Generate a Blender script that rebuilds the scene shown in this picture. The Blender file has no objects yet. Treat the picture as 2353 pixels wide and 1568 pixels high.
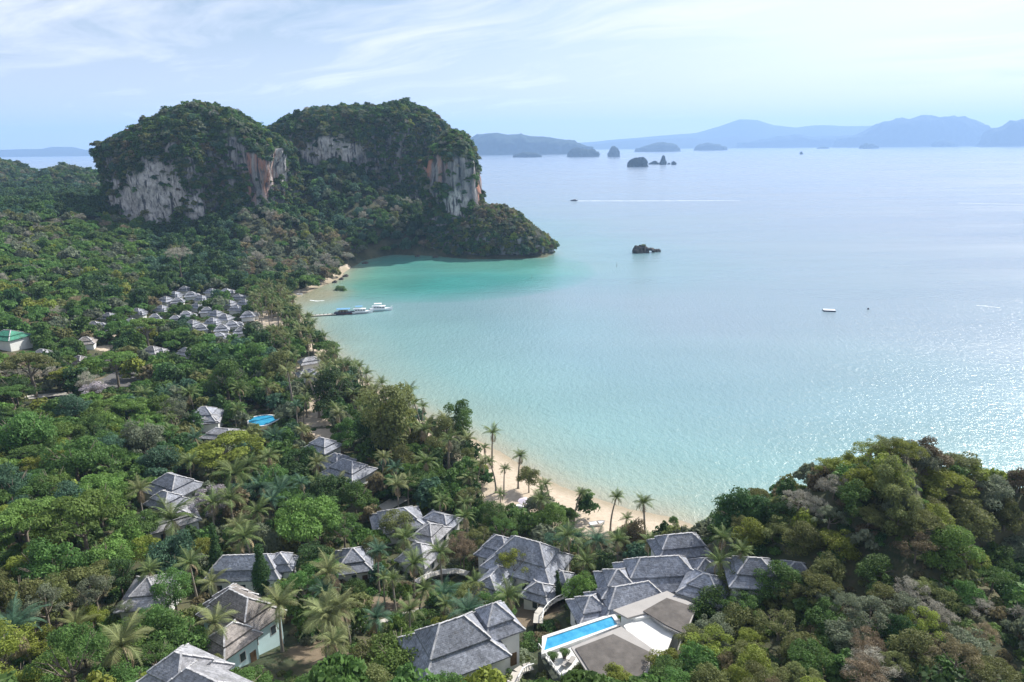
import bpy, math, random
import numpy as np
from mathutils import Vector, Matrix, noise
rnd = random.Random(7); rng = np.random.default_rng(7)
SC = bpy.context.scene; COL = SC.collection
R = math.radians
# ------------------------------------------------------------------ camera
W, H, F, CZ = 2353., 1568., 1570., 85.0
PITCH, ROLL = R(16.0), R(0.66)
cp, sp, cr, sr = math.cos(PITCH), math.sin(PITCH), math.cos(ROLL), math.sin(ROLL)
FWD = Vector((0, cp, -sp)); U0 = Vector((0, sp, cp)); R0 = Vector((1, 0, 0))
RGT = cr*R0 - sr*U0; UPV = sr*R0 + cr*U0; CAM = Vector((0, 0, CZ))
cam = bpy.data.cameras.new('camera'); co = bpy.data.objects.new('camera', cam); COL.objects.link(co)
co.matrix_world = Matrix(((RGT.x, UPV.x, -FWD.x, 0), (RGT.y, UPV.y, -FWD.y, 0), (RGT.z, UPV.z, -FWD.z, CZ), (0, 0, 0, 1)))
cam.sensor_width = 36; cam.lens = 36*F/W; cam.clip_start = 1; cam.clip_end = 60000
SC.camera = co
# ------------------------------------------------------------------ sky, sun, exposure
SUN_AZ, SUN_EL = R(50), R(42)          # azimuth clockwise from the view direction (+Y)
world = bpy.data.worlds.new('World'); SC.world = world; world.use_nodes = True
nt = world.node_tree; nt.nodes.clear()
def N(nt, t, **k):
    n = nt.nodes.new(t)
    for a, b in k.items(): setattr(n, a, b)
    return n
def mathn(nt, op, a, b=None, clamp=False):
    n = N(nt, 'ShaderNodeMath', operation=op, use_clamp=clamp)
    for i, v in enumerate((a, b)):
        if v is None: continue
        if isinstance(v, (int, float)): n.inputs[i].default_value = v
        else: nt.links.new(v, n.inputs[i])
    return n.outputs[0]
def mixc(nt, fac, a, b, mode='MIX'):
    n = N(nt, 'ShaderNodeMix', data_type='RGBA', blend_type=mode)
    for i, v in ((0, fac), (6, a), (7, b)):
        if isinstance(v, (int, float)): n.inputs[i].default_value = v
        elif isinstance(v, (tuple, list)): n.inputs[i].default_value = (*v[:3], 1)
        else: nt.links.new(v, n.inputs[i])
    return n.outputs[2]
def maprange(nt, v, a, b, c=0., d=1.):
    n = N(nt, 'ShaderNodeMapRange'); nt.links.new(v, n.inputs[0])
    for i, x in enumerate((a, b, c, d)): n.inputs[i+1].default_value = x
    return n.outputs[0]
def noisen(nt, vec, scale, detail=4, rough=.55, scl=None, loc=(0, 0, 0)):
    if scl is not None or loc != (0, 0, 0):
        m = N(nt, 'ShaderNodeMapping'); m.inputs['Scale'].default_value = scl or (1, 1, 1); m.inputs['Location'].default_value = loc
        nt.links.new(vec, m.inputs[0]); vec = m.outputs[0]
    n = N(nt, 'ShaderNodeTexNoise'); n.inputs['Scale'].default_value = scale
    n.inputs['Detail'].default_value = detail; n.inputs['Roughness'].default_value = rough
    if vec is not None: nt.links.new(vec, n.inputs['Vector'])
    return n.outputs['Fac']
sky = N(nt, 'ShaderNodeTexSky', sky_type='NISHITA', sun_disc=False)
sky.sun_elevation = SUN_EL; sky.sun_rotation = SUN_AZ; sky.air_density = 1.0; sky.dust_density = 2.2; sky.ozone_density = 1.2
tc = N(nt, 'ShaderNodeTexCoord'); sx = N(nt, 'ShaderNodeSeparateXYZ'); nt.links.new(tc.outputs['Generated'], sx.inputs[0])
zz = mathn(nt, 'MAXIMUM', sx.outputs['Z'], 0.0); zd = mathn(nt, 'ADD', zz, 0.10)
cb = N(nt, 'ShaderNodeCombineXYZ')
nt.links.new(mathn(nt, 'DIVIDE', sx.outputs['X'], zd), cb.inputs[0]); nt.links.new(mathn(nt, 'DIVIDE', sx.outputs['Y'], zd), cb.inputs[1])
rot = N(nt, 'ShaderNodeMapping'); rot.inputs['Rotation'].default_value = (0, 0, R(38)); nt.links.new(cb.outputs[0], rot.inputs[0])
warp = N(nt, 'ShaderNodeTexNoise'); warp.inputs['Scale'].default_value = .55; nt.links.new(rot.outputs[0], warp.inputs['Vector'])
vadd = N(nt, 'ShaderNodeVectorMath', operation='MULTIPLY_ADD'); nt.links.new(warp.outputs['Color'], vadd.inputs[0]); vadd.inputs[1].default_value = (1.6, 1.6, 0); nt.links.new(rot.outputs[0], vadd.inputs[2])
n1 = noisen(nt, vadd.outputs[0], 1.05, 10, .64, scl=(.55, 1.5, 1))
n2 = noisen(nt, vadd.outputs[0], .42, 6, .55, scl=(.8, 1.2, 1), loc=(3.1, 1.7, 0))
cf = mathn(nt, 'ADD', mathn(nt, 'MULTIPLY', n1, .62), mathn(nt, 'MULTIPLY', n2, .38))
cfac = maprange(nt, cf, .42, .60, .04, 1.)
cfac = mathn(nt, 'MAXIMUM', cfac, maprange(nt, sx.outputs['Z'], .0, .17, .85, .0))
cl = mixc(nt, cfac, sky.outputs[0], (8.0, 8.0, 8.5))
bg = N(nt, 'ShaderNodeBackground'); bg.inputs['Strength'].default_value = 0.098
nt.links.new(cl, bg.inputs[0]); wo = N(nt, 'ShaderNodeOutputWorld'); nt.links.new(bg.outputs[0], wo.inputs[0])
sl = bpy.data.lights.new('sun', 'SUN'); sl.energy = 5.0; sl.angle = R(.6); sl.color = (1, .95, .87)
so = bpy.data.objects.new('sun', sl); COL.objects.link(so)
SUNV = Vector((math.sin(SUN_AZ)*math.cos(SUN_EL), math.cos(SUN_AZ)*math.cos(SUN_EL), math.sin(SUN_EL)))
so.rotation_euler = SUNV.to_track_quat('Z', 'Y').to_euler()
vs = SC.view_settings; vs.view_transform = 'Standard'; vs.look = 'None'; vs.gamma = 1; vs.exposure = 0.50
SC.display_settings.display_device = 'sRGB'
SC.cycles.max_bounces = 6; SC.cycles.diffuse_bounces = 4; SC.cycles.glossy_bounces = 2; SC.cycles.transmission_bounces = 2; SC.cycles.volume_bounces = 1

# ------------------------------------------------------------------ helpers
def ray(x, y):
    return FWD + RGT*((x-W/2)/F) - UPV*((y-H/2)/F)
def proj(X, Y, Z):
    v = Vector((X, Y, Z-CZ)); w = v.dot(FWD)
    return W/2+F*v.dot(RGT)/w, H/2-F*v.dot(UPV)/w, w
def projn(X, Y, Z):
    vx, vy, vz = X, Y, Z-CZ
    w = vx*FWD.x+vy*FWD.y+vz*FWD.z
    w = np.maximum(w, 1e-3)
    return W/2+F*(vx*RGT.x+vy*RGT.y+vz*RGT.z)/w, H/2-F*(vx*UPV.x+vy*UPV.y+vz*UPV.z)/w, w
def atz(x, y, z=0.):
    d = ray(x, y); t = (z-CZ)/d.z; return Vector((d.x*t, d.y*t, z))
def link(o, parent=None):
    COL.objects.link(o)
    if parent is not None: o.parent = parent
    return o
def tag(o, label=None, cat=None, group=None, kind=None):
    if label: o['label'] = label
    if cat: o['category'] = cat
    if group: o['group'] = group
    if kind: o['kind'] = kind
    return o
def empty(name, loc=(0, 0, 0), rz=0., **k):
    o = bpy.data.objects.new(name, None); o.location = loc; o.rotation_euler = (0, 0, rz); o.empty_display_size = .5
    link(o); return tag(o, **k)
def npmesh(name, V, Q, mat=None, smooth=False, tri=False, attrs=None):
    V = np.asarray(V, np.float32).reshape(-1, 3); Q = np.asarray(Q, np.int32); n = Q.shape[1]
    me = bpy.data.meshes.new(name); me.vertices.add(len(V)); me.vertices.foreach_set('co', V.ravel())
    me.loops.add(Q.size); me.loops.foreach_set('vertex_index', Q.ravel())
    me.polygons.add(len(Q)); me.polygons.foreach_set('loop_start', np.arange(0, Q.size, n, dtype=np.int32))
    me.polygons.foreach_set('loop_total', np.full(len(Q), n, np.int32))
    if smooth: me.polygons.foreach_set('use_smooth', np.ones(len(Q), bool))
    for k, a in (attrs or {}).items():
        a = np.asarray(a, np.float32)
        if a.ndim == 1: me.attributes.new(k, 'FLOAT', 'POINT').data.foreach_set('value', a)
        else: me.attributes.new(k, 'FLOAT_COLOR', 'POINT').data.foreach_set('color', np.c_[a, np.ones(len(a))].astype(np.float32).ravel())
    me.update(calc_edges=True)
    if mat: me.materials.append(mat)
    return me
class MB:
    def __init__(s): s.v = []; s.f = []
    def quad(s, a, b, c, d):
        i = len(s.v); s.v += [tuple(a), tuple(b), tuple(c), tuple(d)]; s.f.append((i, i+1, i+2, i+3)); return s
    def tri(s, a, b, c):
        i = len(s.v); s.v += [tuple(a), tuple(b), tuple(c)]; s.f.append((i, i+1, i+2)); return s
    def box(s, c, d, rz=0., M=None):
        i = len(s.v); cx, cy, cz = c; a, b, h = d[0]/2, d[1]/2, d[2]/2; ca, sa = math.cos(rz), math.sin(rz)
        for z in (-h, h):
            for x, y in ((-a, -b), (a, -b), (a, b), (-a, b)):
                p = Vector((cx+x*ca-y*sa, cy+x*sa+y*ca, cz+z)); s.v.append(tuple(M @ p if M else p))
        s.f += [(i, i+3, i+2, i+1), (i+4, i+5, i+6, i+7)] + [(i+k, i+(k+1) % 4, i+4+(k+1) % 4, i+4+k) for k in range(4)]
        return s
    def bar(s, p, q, w, h=None):           # box beam from p to q
        p, q = Vector(p), Vector(q); d = q-p; L = d.length
        if L < 1e-5: return s
        M = Matrix.Translation((p+q)/2) @ d.to_track_quat('X', 'Z').to_matrix().to_4x4()
        return s.box((0, 0, 0), (L, w, h or w), 0, M)
    def tube(s, pts, rad, n=6):
        pts = [Vector(p) for p in pts]; i0 = len(s.v)
        for k, p in enumerate(pts):
            d = (pts[min(k+1, len(pts)-1)]-pts[max(k-1, 0)]).normalized()
            a = d.cross(Vector((0, 1, .13))).normalized(); b = d.cross(a)
            for j in range(n):
                t = 2*math.pi*j/n; s.v.append(tuple(p+(a*math.cos(t)+b*math.sin(t))*rad[k]))
        for k in range(len(pts)-1):
            for j in range(n):
                s.f.append((i0+k*n+j, i0+k*n+(j+1) % n, i0+(k+1)*n+(j+1) % n, i0+(k+1)*n+j))
        s.f.append(tuple(i0+(len(pts)-1)*n+j for j in range(n)))
        return s
    def mesh(s, name, mat=None, smooth=False):
        me = bpy.data.meshes.new(name); me.from_pydata(s.v, [], s.f)
        if mat: me.materials.append(mat)
        if smooth: me.polygons.foreach_set('use_smooth', np.ones(len(me.polygons), bool))
        me.update(); return me
    def obj(s, name, mat, parent=None, smooth=False, loc=None):
        o = bpy.data.objects.new(name, s.mesh(name, mat, smooth)); link(o, parent)
        if loc: o.location = loc
        return o
def fbm(X, Y, sc, seed=0, octv=4):           # value noise in numpy
    out = np.zeros(np.shape(X)); amp = 1.; tot = 0.
    for o in range(octv):
        x = np.asarray(X)/sc*2**o+seed*17.3; y = np.asarray(Y)/sc*2**o+seed*9.1
        xi = np.floor(x).astype(np.int64); yi = np.floor(y).astype(np.int64); fx = x-xi; fy = y-yi
        fx = fx*fx*(3-2*fx); fy = fy*fy*(3-2*fy)
        def h(a, b):
            n = (a*374761393+b*668265263+o*1442695+seed*97531) & 0xffffffff
            n = ((n ^ (n >> 13))*1274126177) & 0xffffffff
            return ((n ^ (n >> 16)) & 0xffff)/65535.
        out += amp*((h(xi, yi)*(1-fx)+h(xi+1, yi)*fx)*(1-fy)+(h(xi, yi+1)*(1-fx)+h(xi+1, yi+1)*fx)*fy)
        tot += amp; amp *= .5
    return out/tot-.5
# ------------------------------------------------------------------ materials
def pmat(name, col, rough=.8, noise_amt=.25, nscale=1., bump=0., bscale=None, spec=.3, metal=0.):
    m = bpy.data.materials.new(name); m.use_nodes = True; t = m.node_tree; b = t.nodes['Principled BSDF']
    g = N(t, 'ShaderNodeTexCoord').outputs['Object']
    nf = noisen(t, g, nscale, 5, .6)
    c2 = tuple(c*(1-noise_amt) for c in col); c1 = tuple(min(1, c*(1+noise_amt)) for c in col)
    t.links.new(mixc(t, maprange(t, nf, .3, .7), c2, c1), b.inputs['Base Color'])
    b.inputs['Roughness'].default_value = rough; b.inputs['Specular IOR Level'].default_value = spec; b.inputs['Metallic'].default_value = metal
    if bump:
        bn = N(t, 'ShaderNodeBump'); bn.inputs['Strength'].default_value = bump; bn.inputs['Distance'].default_value = .1
        t.links.new(noisen(t, g, bscale or nscale*4, 4, .6), bn.inputs['Height']); t.links.new(bn.outputs[0], b.inputs['Normal'])
    return m
def leafmat(name, col, trans=.40, dry=None):
    m = bpy.data.materials.new(name); m.use_nodes = True; t = m.node_tree; b = t.nodes['Principled BSDF']
    at_ = N(t, 'ShaderNodeAttribute', attribute_name='v').outputs['Fac']
    oi = N(t, 'ShaderNodeObjectInfo').outputs['Random']
    g = N(t, 'ShaderNodeTexCoord').outputs['Object']
    k = mathn(t, 'MULTIPLY', maprange(t, at_, 0, 1, .80, 1.50), maprange(t, oi, 0, 1, .80, 1.22))
    hs = N(t, 'ShaderNodeHueSaturation'); hs.inputs['Color'].default_value = (*col, 1)
    t.links.new(maprange(t, oi, 0, 1, .488, .512), hs.inputs['Hue']); t.links.new(k, hs.inputs['Value']); hs.inputs['Saturation'].default_value = 1.0
    c = hs.outputs[0]
    if dry: c = mixc(t, maprange(t, noisen(t, g, 1.3, 3), .45, .62), c, dry)
    t.links.new(c, b.inputs['Base Color']); b.inputs['Roughness'].default_value = .62; b.inputs['Specular IOR Level'].default_value = .25
    tr = N(t, 'ShaderNodeBsdfTranslucent'); t.links.new(c, tr.inputs[0])
    mx = N(t, 'ShaderNodeMixShader'); mx.inputs[0].default_value = trans
    t.links.new(b.outputs[0], mx.inputs[1]); t.links.new(tr.outputs[0], mx.inputs[2]); t.links.new(mx.outputs[0], t.nodes['Material Output'].inputs[0])
    return m
LEAF = {
 'dark green': leafmat('leaf_dark', (.052, .105, .034)), 'mid green': leafmat('leaf_mid', (.092, .172, .045)),
 'bright green': leafmat('leaf_bright', (.125, .205, .048)), 'yellow-green': leafmat('leaf_yellow', (.200, .240, .045)),
 'olive': leafmat('leaf_olive', (.150, .170, .060)), 'grey-green': leafmat('leaf_grey', (.165, .195, .125)),
 'blue-green': leafmat('leaf_blue', (.072, .142, .085)), 'brownish': leafmat('leaf_brown', (.165, .140, .078)),
 'bare grey': leafmat('twig_grey', (.27, .26, .21), .1), 'dry brown': leafmat('twig_brown', (.25, .20, .125), .1),
 'palm': leafmat('leaf_palm', (.115, .160, .052), .25), 'palm pale': leafmat('leaf_palm_pale', (.175, .200, .082), .25),
 'red': leafmat('leaf_red', (.12, .022, .02)), 'lilac': leafmat('leaf_lilac', (.34, .31, .33), .1)}
M_bark = pmat('bark', (.17, .145, .115), .9, .35, 2., .6)
M_palmtrunk = pmat('palm_trunk', (.26, .235, .20), .9, .25, 3., .5)
M_white = pmat('white_plaster', (.74, .75, .74), .7, .06, .6)
M_cyan = pmat('aqua_plaster', (.60, .80, .83), .7, .06, .6)
M_cream = pmat('cream_plaster', (.62, .58, .50), .75, .1, .6)
M_cap = pmat('ridge_cement', (.46, .46, .47), .85, .40, 1.5, .4)
M_glass = pmat('dark_glass', (.04, .06, .07), .12, .2, .5, spec=.8)
M_wood = pmat('dark_wood', (.13, .085, .05), .7, .3, 2.)
M_paving = pmat('pale_paving', (.46, .44, .40), .85, .15, .35, .2)
M_asphalt = pmat('grey_asphalt', (.12, .118, .118), .9, .2, .4)
M_flatroof = pmat('grey_felt', (.118, .108, .100), .9, .30, .7, .3, 9)
M_trim = pmat('pale_trim', (.36, .345, .33), .8, .08, .5)
M_deck = pmat('white_deck', (.66, .66, .64), .6, .13, .5)
def roofmat(name, col, moss=None):
    m = bpy.data.materials.new(name); m.use_nodes = True; t = m.node_tree; b = t.nodes['Principled BSDF']
    tcn = N(t, 'ShaderNodeTexCoord'); g = tcn.outputs['Object']; s = N(t, 'ShaderNodeSeparateXYZ'); t.links.new(g, s.inputs[0])
    w = N(t, 'ShaderNodeTexWave', wave_type='BANDS', bands_direction='Z', wave_profile='SAW'); t.links.new(g, w.inputs[0])
    w.inputs['Scale'].default_value = 1.9; w.inputs['Distortion'].default_value = .8; w.inputs['Detail'].default_value = 2
    vo = N(t, 'ShaderNodeTexVoronoi'); vo.inputs['Scale'].default_value = 3.2; t.links.new(g, vo.inputs[0])
    n_ = noisen(t, g, .35, 6, .65); ns = noisen(t, g, 5., 4, .7)
    oi = N(t, 'ShaderNodeObjectInfo').outputs['Random']
    c = mixc(t, maprange(t, n_, .35, .68), tuple(x*.66 for x in col), tuple(x*1.35 for x in col))
    c = mixc(t, mathn(t, 'MULTIPLY', w.outputs['Fac'], .35), c, tuple(x*.45 for x in col))
    sep = N(t, 'ShaderNodeSeparateColor'); t.links.new(vo.outputs['Color'], sep.inputs[0])
    c = mixc(t, .55, c, mixc(t, sep.outputs[0], (.5, .5, .5), (1.5, 1.5, 1.5)), 'MULTIPLY')
    c = mixc(t, 1., c, mixc(t, oi, (.80, .80, .80), (1.25, 1.25, 1.25)), 'MULTIPLY')
    c = mixc(t, maprange(t, noisen(t, g, .9, 5, .7, loc=(7, 2, 5)), .56, .72, 0, .65), c, (.13, .125, .105))
    c = mixc(t, maprange(t, ns, .58, .74, 0, .6), c, tuple(min(1, x*2.2) for x in col))
    if moss: c = mixc(t, maprange(t, noisen(t, g, .6, 4, .6, loc=(4, 4, 1)), .52, .68, 0, .7), c, moss)
    t.links.new(c, b.inputs['Base Color']); b.inputs['Roughness'].default_value = .72; b.inputs['Specular IOR Level'].default_value = .35
    bn = N(t, 'ShaderNodeBump'); bn.inputs['Strength'].default_value = .7; bn.inputs['Distance'].default_value = .12
    t.links.new(mathn(t, 'ADD', w.outputs['Fac'], mathn(t, 'MULTIPLY', sep.outputs[0], .5)), bn.inputs['Height']); t.links.new(bn.outputs[0], b.inputs['Normal'])
    return m
M_roof = roofmat('slate_shingle', (.285, .305, .355)); M_roof_pale = roofmat('pale_shingle', (.34, .345, .37)); M_roof_brown = roofmat('weathered_shingle', (.28, .255, .24))
M_green_roof = roofmat('green_metal_roof', (.05, .23, .15))
# rock
def rockmat(name, moss=0.):
    m = bpy.data.materials.new(name); m.use_nodes = True; t = m.node_tree; b = t.nodes['Principled BSDF']
    g = N(t, 'ShaderNodeTexCoord').outputs['Object']
    big = noisen(t, g, .045, 5, .6, scl=(1, 1, .35)); st = noisen(t, g, .22, 7, .65, scl=(1, 1, .16)); fine = noisen(t, g, .5, 6, .7, scl=(1, 1, .45))
    red = N(t, 'ShaderNodeAttribute', attribute_name='red').outputs['Fac']; wh = N(t, 'ShaderNodeAttribute', attribute_name='pale').outputs['Fac']
    c = mixc(t, maprange(t, st, .42, .58), (.060, .068, .085), (.26, .25, .25))
    c = mixc(t, mathn(t, 'MULTIPLY', wh, maprange(t, fine, .34, .60)), c, (.66, .63, .61))
    c = mixc(t, mathn(t, 'MULTIPLY', red, maprange(t, noisen(t, g, .12, 5, .6, scl=(1, 1, .12), loc=(5, 0, 0)), .42, .58)), c, (.40, .19, .13))
    c = mixc(t, maprange(t, noisen(t, g, .3, 4, .6, scl=(1, 1, .1), loc=(1, 8, 0)), .53, .60, 0, .85), c, (.035, .04, .05))
    geo = N(t, 'ShaderNodeNewGeometry'); sn = N(t, 'ShaderNodeSeparateXYZ'); t.links.new(geo.outputs['Normal'], sn.inputs[0])
    c = mixc(t, maprange(t, mathn(t, 'ADD', sn.outputs['Z'], mathn(t, 'MULTIPLY', mathn(t, 'SUBTRACT', fine, .5), .9)), .22, .45), c, (.038, .060, .026))
    t.links.new(c, b.inputs['Base Color']); b.inputs['Roughness'].default_value = .92; b.inputs['Specular IOR Level'].default_value = .2
    bn = N(t, 'ShaderNodeBump'); bn.inputs['Strength'].default_value = 1.; bn.inputs['Distance'].default_value = 2.2
    t.links.new(mathn(t, 'ADD', st, mathn(t, 'MULTIPLY', fine, .6)), bn.inputs['Height']); t.links.new(bn.outputs[0], b.inputs['Normal'])
    return m
M_rock = rockmat('limestone')
M_forest_far = bpy.data.materials.new('distant_canopy'); M_forest_far.use_nodes = True
t = M_forest_far.node_tree; g = N(t, 'ShaderNodeTexCoord').outputs['Object']
t.links.new(mixc(t, maprange(t, noisen(t, g, .02, 6, .7), .35, .65), (.012, .026, .022), (.038, .058, .048)), t.nodes['Principled BSDF'].inputs['Base Color'])
t.nodes['Principled BSDF'].inputs['Roughness'].default_value = .95; t.nodes['Principled BSDF'].inputs['Specular IOR Level'].default_value = .1

# ------------------------------------------------------------------ coast and terrain
COAST = [(50,134),(43.4,137.3),(36.9,143.5),(27.3,147.7),(21.5,152.1),(12.3,159),(4.7,167.8),(-3.7,180.2),(-14.5,192.8),(-26.5,205.2),
 (-38.5,219.1),(-52.9,239.4),(-68.2,263.5),(-81.8,288.7),(-95.8,314.7),(-107.7,345.3),(-118,362),(-124,376.4),(-127,393.7),(-120.2,432.3),(-115.7,454.4),
 (-118.6,479.3),(-116.1,526.4),(-97.8,557.9),(-66.7,551),(-32.1,531),(0,530),(25.8,533.1),(32,550),(30,572),(18,600),(-10,620),(-22,650),(-30,720),(-80,800),
 (-220,860),(-330,930),(-480,1020),(-900,1120),(-1500,1150),(-1500,-200),(110,-200),(95,0),(92,50),(86,78),(82,90),(84,96),(100,98),(135,100),(160,108),(150,120),(120,128),(90,132),(66,133)]
CA = np.array(COAST, float)
def sdist(X, Y):                                # + inland, - offshore
    X = np.asarray(X, float); Y = np.asarray(Y, float); d2 = np.full(X.shape, 1e18); ins = np.zeros(X.shape, bool)
    for i in range(len(CA)):
        x1, y1 = CA[i]; x2, y2 = CA[(i+1) % len(CA)]; dx, dy = x2-x1, y2-y1
        tt = np.clip(((X-x1)*dx+(Y-y1)*dy)/(dx*dx+dy*dy), 0, 1)
        d2 = np.minimum(d2, (X-x1-tt*dx)**2+(Y-y1-tt*dy)**2)
        c = ((y1 > Y) != (y2 > Y)); xi = x1+(Y-y1)*dx/(dy if dy else 1e-9); ins ^= c & (X < xi)
    return np.where(ins, 1, -1)*np.sqrt(d2)
HILLS = [(74,107,27,30,14),(66,74,16,26,20),(22,2,50,32,36),(-200,548,22,34,30),(-165,648,40,34,40),(-95,615,20,45,40),
 (-250,660,20,90,40),(-390,520,8,60,60),(-560,850,10,90,60),(-60,30,14,60,30)]
def terrain(X, Y, d=None):
    X = np.asarray(X, float); Y = np.asarray(Y, float)
    if d is None: d = sdist(X, Y)
    base = 2.0+np.minimum(np.maximum(d-50, 0)*(.13+.05*np.clip((-X-250)/80, 0, 1)), 30)
    for cx, cy, a, sx_, sy_ in HILLS: base = base+a*np.exp(-((X-cx)**2/(2*sx_*sx_)+(Y-cy)**2/(2*sy_*sy_)))
    base = base+fbm(X, Y, 40, 3)*np.clip((d-30)*.05, 0, 4)
    kx = np.clip((X-36)/22, 0, 1)*(Y < 150)+np.clip((Y-420)/90, 0, 1); steep = .15+1.3*np.clip(kx, 0, 1)
    ramp = np.where(d < 0, np.maximum(d*.10, -4), d*steep+.02+np.maximum(d-14, 0)*.7)
    return np.where(d < 0, ramp, np.minimum(ramp, base))
gx = np.concatenate([np.arange(-800, -300, 9.), np.arange(-300, 172, 2.5)]); gy = np.concatenate([np.arange(-60, 30, 6.), np.arange(30, 260, 2.5), np.arange(260, 660, 4.), np.arange(660, 1160, 9.)])
GX, GY = np.meshgrid(gx, gy); GD = sdist(GX, GY); GH = terrain(GX, GY, GD)
def ground(x, y):
    i = np.clip(np.searchsorted(gx, x)-1, 0, len(gx)-2); j = np.clip(np.searchsorted(gy, y)-1, 0, len(gy)-2)
    fx = np.clip((x-gx[i])/(gx[i+1]-gx[i]), 0, 1); fy = np.clip((y-gy[j])/(gy[j+1]-gy[j]), 0, 1)
    return (GH[j, i]*(1-fx)+GH[j, i+1]*fx)*(1-fy)+(GH[j+1, i]*(1-fx)+GH[j+1, i+1]*fx)*fy
def march(px, py, hfun):
    d = ray(px, py); t_ = 60.
    while t_ < 1400:
        p = CAM+d*t_; w = t_
        if p.z-float(ground(p.x, p.y)) <= hfun(w): return p, w
        t_ *= 1.004
    return p, w
def gridquads(nx, ny):
    i = np.arange(nx-1)[None, :]+np.arange(ny-1)[:, None]*nx
    return np.stack([i, i+1, i+nx+1, i+nx], -1).reshape(-1, 4)
# sandy / paved mask on the ground
PXP, PYP, PWP = projn(GX, GY, GH)
def blobmask(pts, soft=1.):
    m = np.zeros(GX.shape)
    for px, py, r in pts:
        c = march(px, py, lambda w: .2)[0]; m = np.maximum(m, np.clip(1.5-np.hypot(GX-c.x, GY-c.y)/r, 0, 1))
    return m
SW = np.interp(GY, [170, 210, 400, 420], [11, 4, 5, 2.5])
SAND = np.clip(1-(GD-SW)/6, 0, 1)*(GD > -30)*((GX < 47) & (GY < 500))
SAND = np.maximum(SAND, blobmask([(1180,1120,10),(1120,1090,8),(1230,1150,6),(1340,1210,7),(250,800,5),(243,830,4),(255,770,4),(625,735,12),(610,715,9),(700,930,7),(722,900,7),(738,960,7),(715,850,7),(735,1000,5),(620,760,8)]))
SOIL = blobmask([(870,1395,4),(930,1385,3),(1215,1420,3),(800,1425,2.5),(705,1495,3),(760,1500,3.2),(20,1370,10),(30,1420,8),(1240,1400,4),(130,850,9),(210,880,8)])
V = np.stack([GX, GY, GH], -1).reshape(-1, 3)
M_ground = bpy.data.materials.new('ground'); M_ground.use_nodes = True; t = M_ground.node_tree; b = t.nodes['Principled BSDF']
g = N(t, 'ShaderNodeTexCoord').outputs['Object']
sa = N(t, 'ShaderNodeAttribute', attribute_name='sand').outputs['Fac']; soa = N(t, 'ShaderNodeAttribute', attribute_name='soil').outputs['Fac']; wet = N(t, 'ShaderNodeAttribute', attribute_name='wet').outputs['Fac']
nz = noisen(t, g, .09, 6, .65); nf = noisen(t, g, .9, 5, .7)
c = mixc(t, maprange(t, nz, .40, .62), (.030, .045, .018), (.085, .085, .040))
c = mixc(t, maprange(t, nf, .50, .70, 0, .7), c, (.11, .085, .055))
c = mixc(t, maprange(t, mathn(t, 'ADD', soa, mathn(t, 'MULTIPLY', mathn(t, 'SUBTRACT', nf, .5), 1.)), .35, .6), c, mixc(t, nf, (.11, .085, .055), (.24, .19, .13)))
c = mixc(t, maprange(t, mathn(t, 'ADD', sa, mathn(t, 'MULTIPLY', mathn(t, 'SUBTRACT', nf, .5), .8)), .38, .6), c, mixc(t, maprange(t, nf, .3, .7), (.40, .33, .25), (.54, .46, .36)))
c = mixc(t, wet, c, (.30, .255, .18))
t.links.new(c, b.inputs['Base Color']); b.inputs['Roughness'].default_value = .95
bn = N(t, 'ShaderNodeBump'); bn.inputs['Strength'].default_value = .5; bn.inputs['Distance'].default_value = .3; t.links.new(nf, bn.inputs['Height']); t.links.new(bn.outputs[0], b.inputs['Normal'])
me = npmesh('terrain', V, gridquads(len(gx), len(gy)), M_ground, True, attrs={'sand': SAND.ravel(), 'soil': SOIL.ravel(), 'wet': (np.clip(1-(GD-1)/3.5, 0, 1)*(GY < 490)).ravel()})
tag(link(bpy.data.objects.new('terrain', me)), kind='structure')
# ------------------------------------------------------------------ water
far = np.array([900, 1300, 2000, 3500, 6000, 9000, 12000, 15000., 20000.])
wx = np.concatenate([-far[::-1], np.arange(-700, -200, 50.), np.arange(-200, 400, 5.), np.arange(400, 800, 50.), far]); wy = np.concatenate([[-180], np.arange(0, 700, 5.), np.arange(700, 900, 40.), far+100])
WX, WY = np.meshgrid(wx, wy); D = -sdist(WX, WY)
def ramp3(d, stops):
    xs = [s[0] for s in stops]; return np.stack([np.interp(d, xs, [s[1][k] for s in stops]) for k in range(3)], -1)
dn = D*(1+fbm(WX, WY, 60, 5)*.5)+np.where((WY > 495) & (D > 0), np.clip((WY-495)/20, 0, 1)*16, 0)
deep = ramp3(dn, [(0,(.33,.30,.22)),(3,(.30,.32,.24)),(9,(.225,.32,.28)),(30,(.175,.315,.315)),(80,(.165,.290,.325)),(170,(.195,.280,.335)),(400,(.205,.265,.335)),(3000,(.19,.235,.32))])
deep = deep*(1+(fbm(WX*.5+WY*.4, WY-WX*.2, 22, 12)*.30*np.exp(-np.maximum(dn, 0)/110))[..., None])
bay = ramp3(dn, [(0,(.27,.27,.19)),(8,(.18,.29,.21)),(25,(.09,.27,.21)),(70,(.05,.26,.235)),(150,(.06,.25,.26))])
kb = np.clip(1-np.hypot((WX+50)/110, (WY-480)/105), 0, 1)**.5*(WY < 640); kb = np.clip(kb*1.6, 0, 1)[..., None]
bay = bay*(1+fbm(WX, WY*1.6, 30, 14)[..., None]*.35)
wc = deep*(1-kb)+bay*kb
flat_ = np.clip(1-np.hypot((WX+118)/26, (WY-400)/38), 0, 1)[..., None]*1.5; flat_ = np.clip(flat_+fbm(WX, WY, 12, 8)[..., None]*.4*(flat_ > 0), 0, 1)
wc = wc*(1-flat_)+np.array((.27, .27, .18))*flat_
M_water = bpy.data.materials.new('sea_water'); M_water.use_nodes = True; t = M_water.node_tree; b = t.nodes['Principled BSDF']
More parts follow.
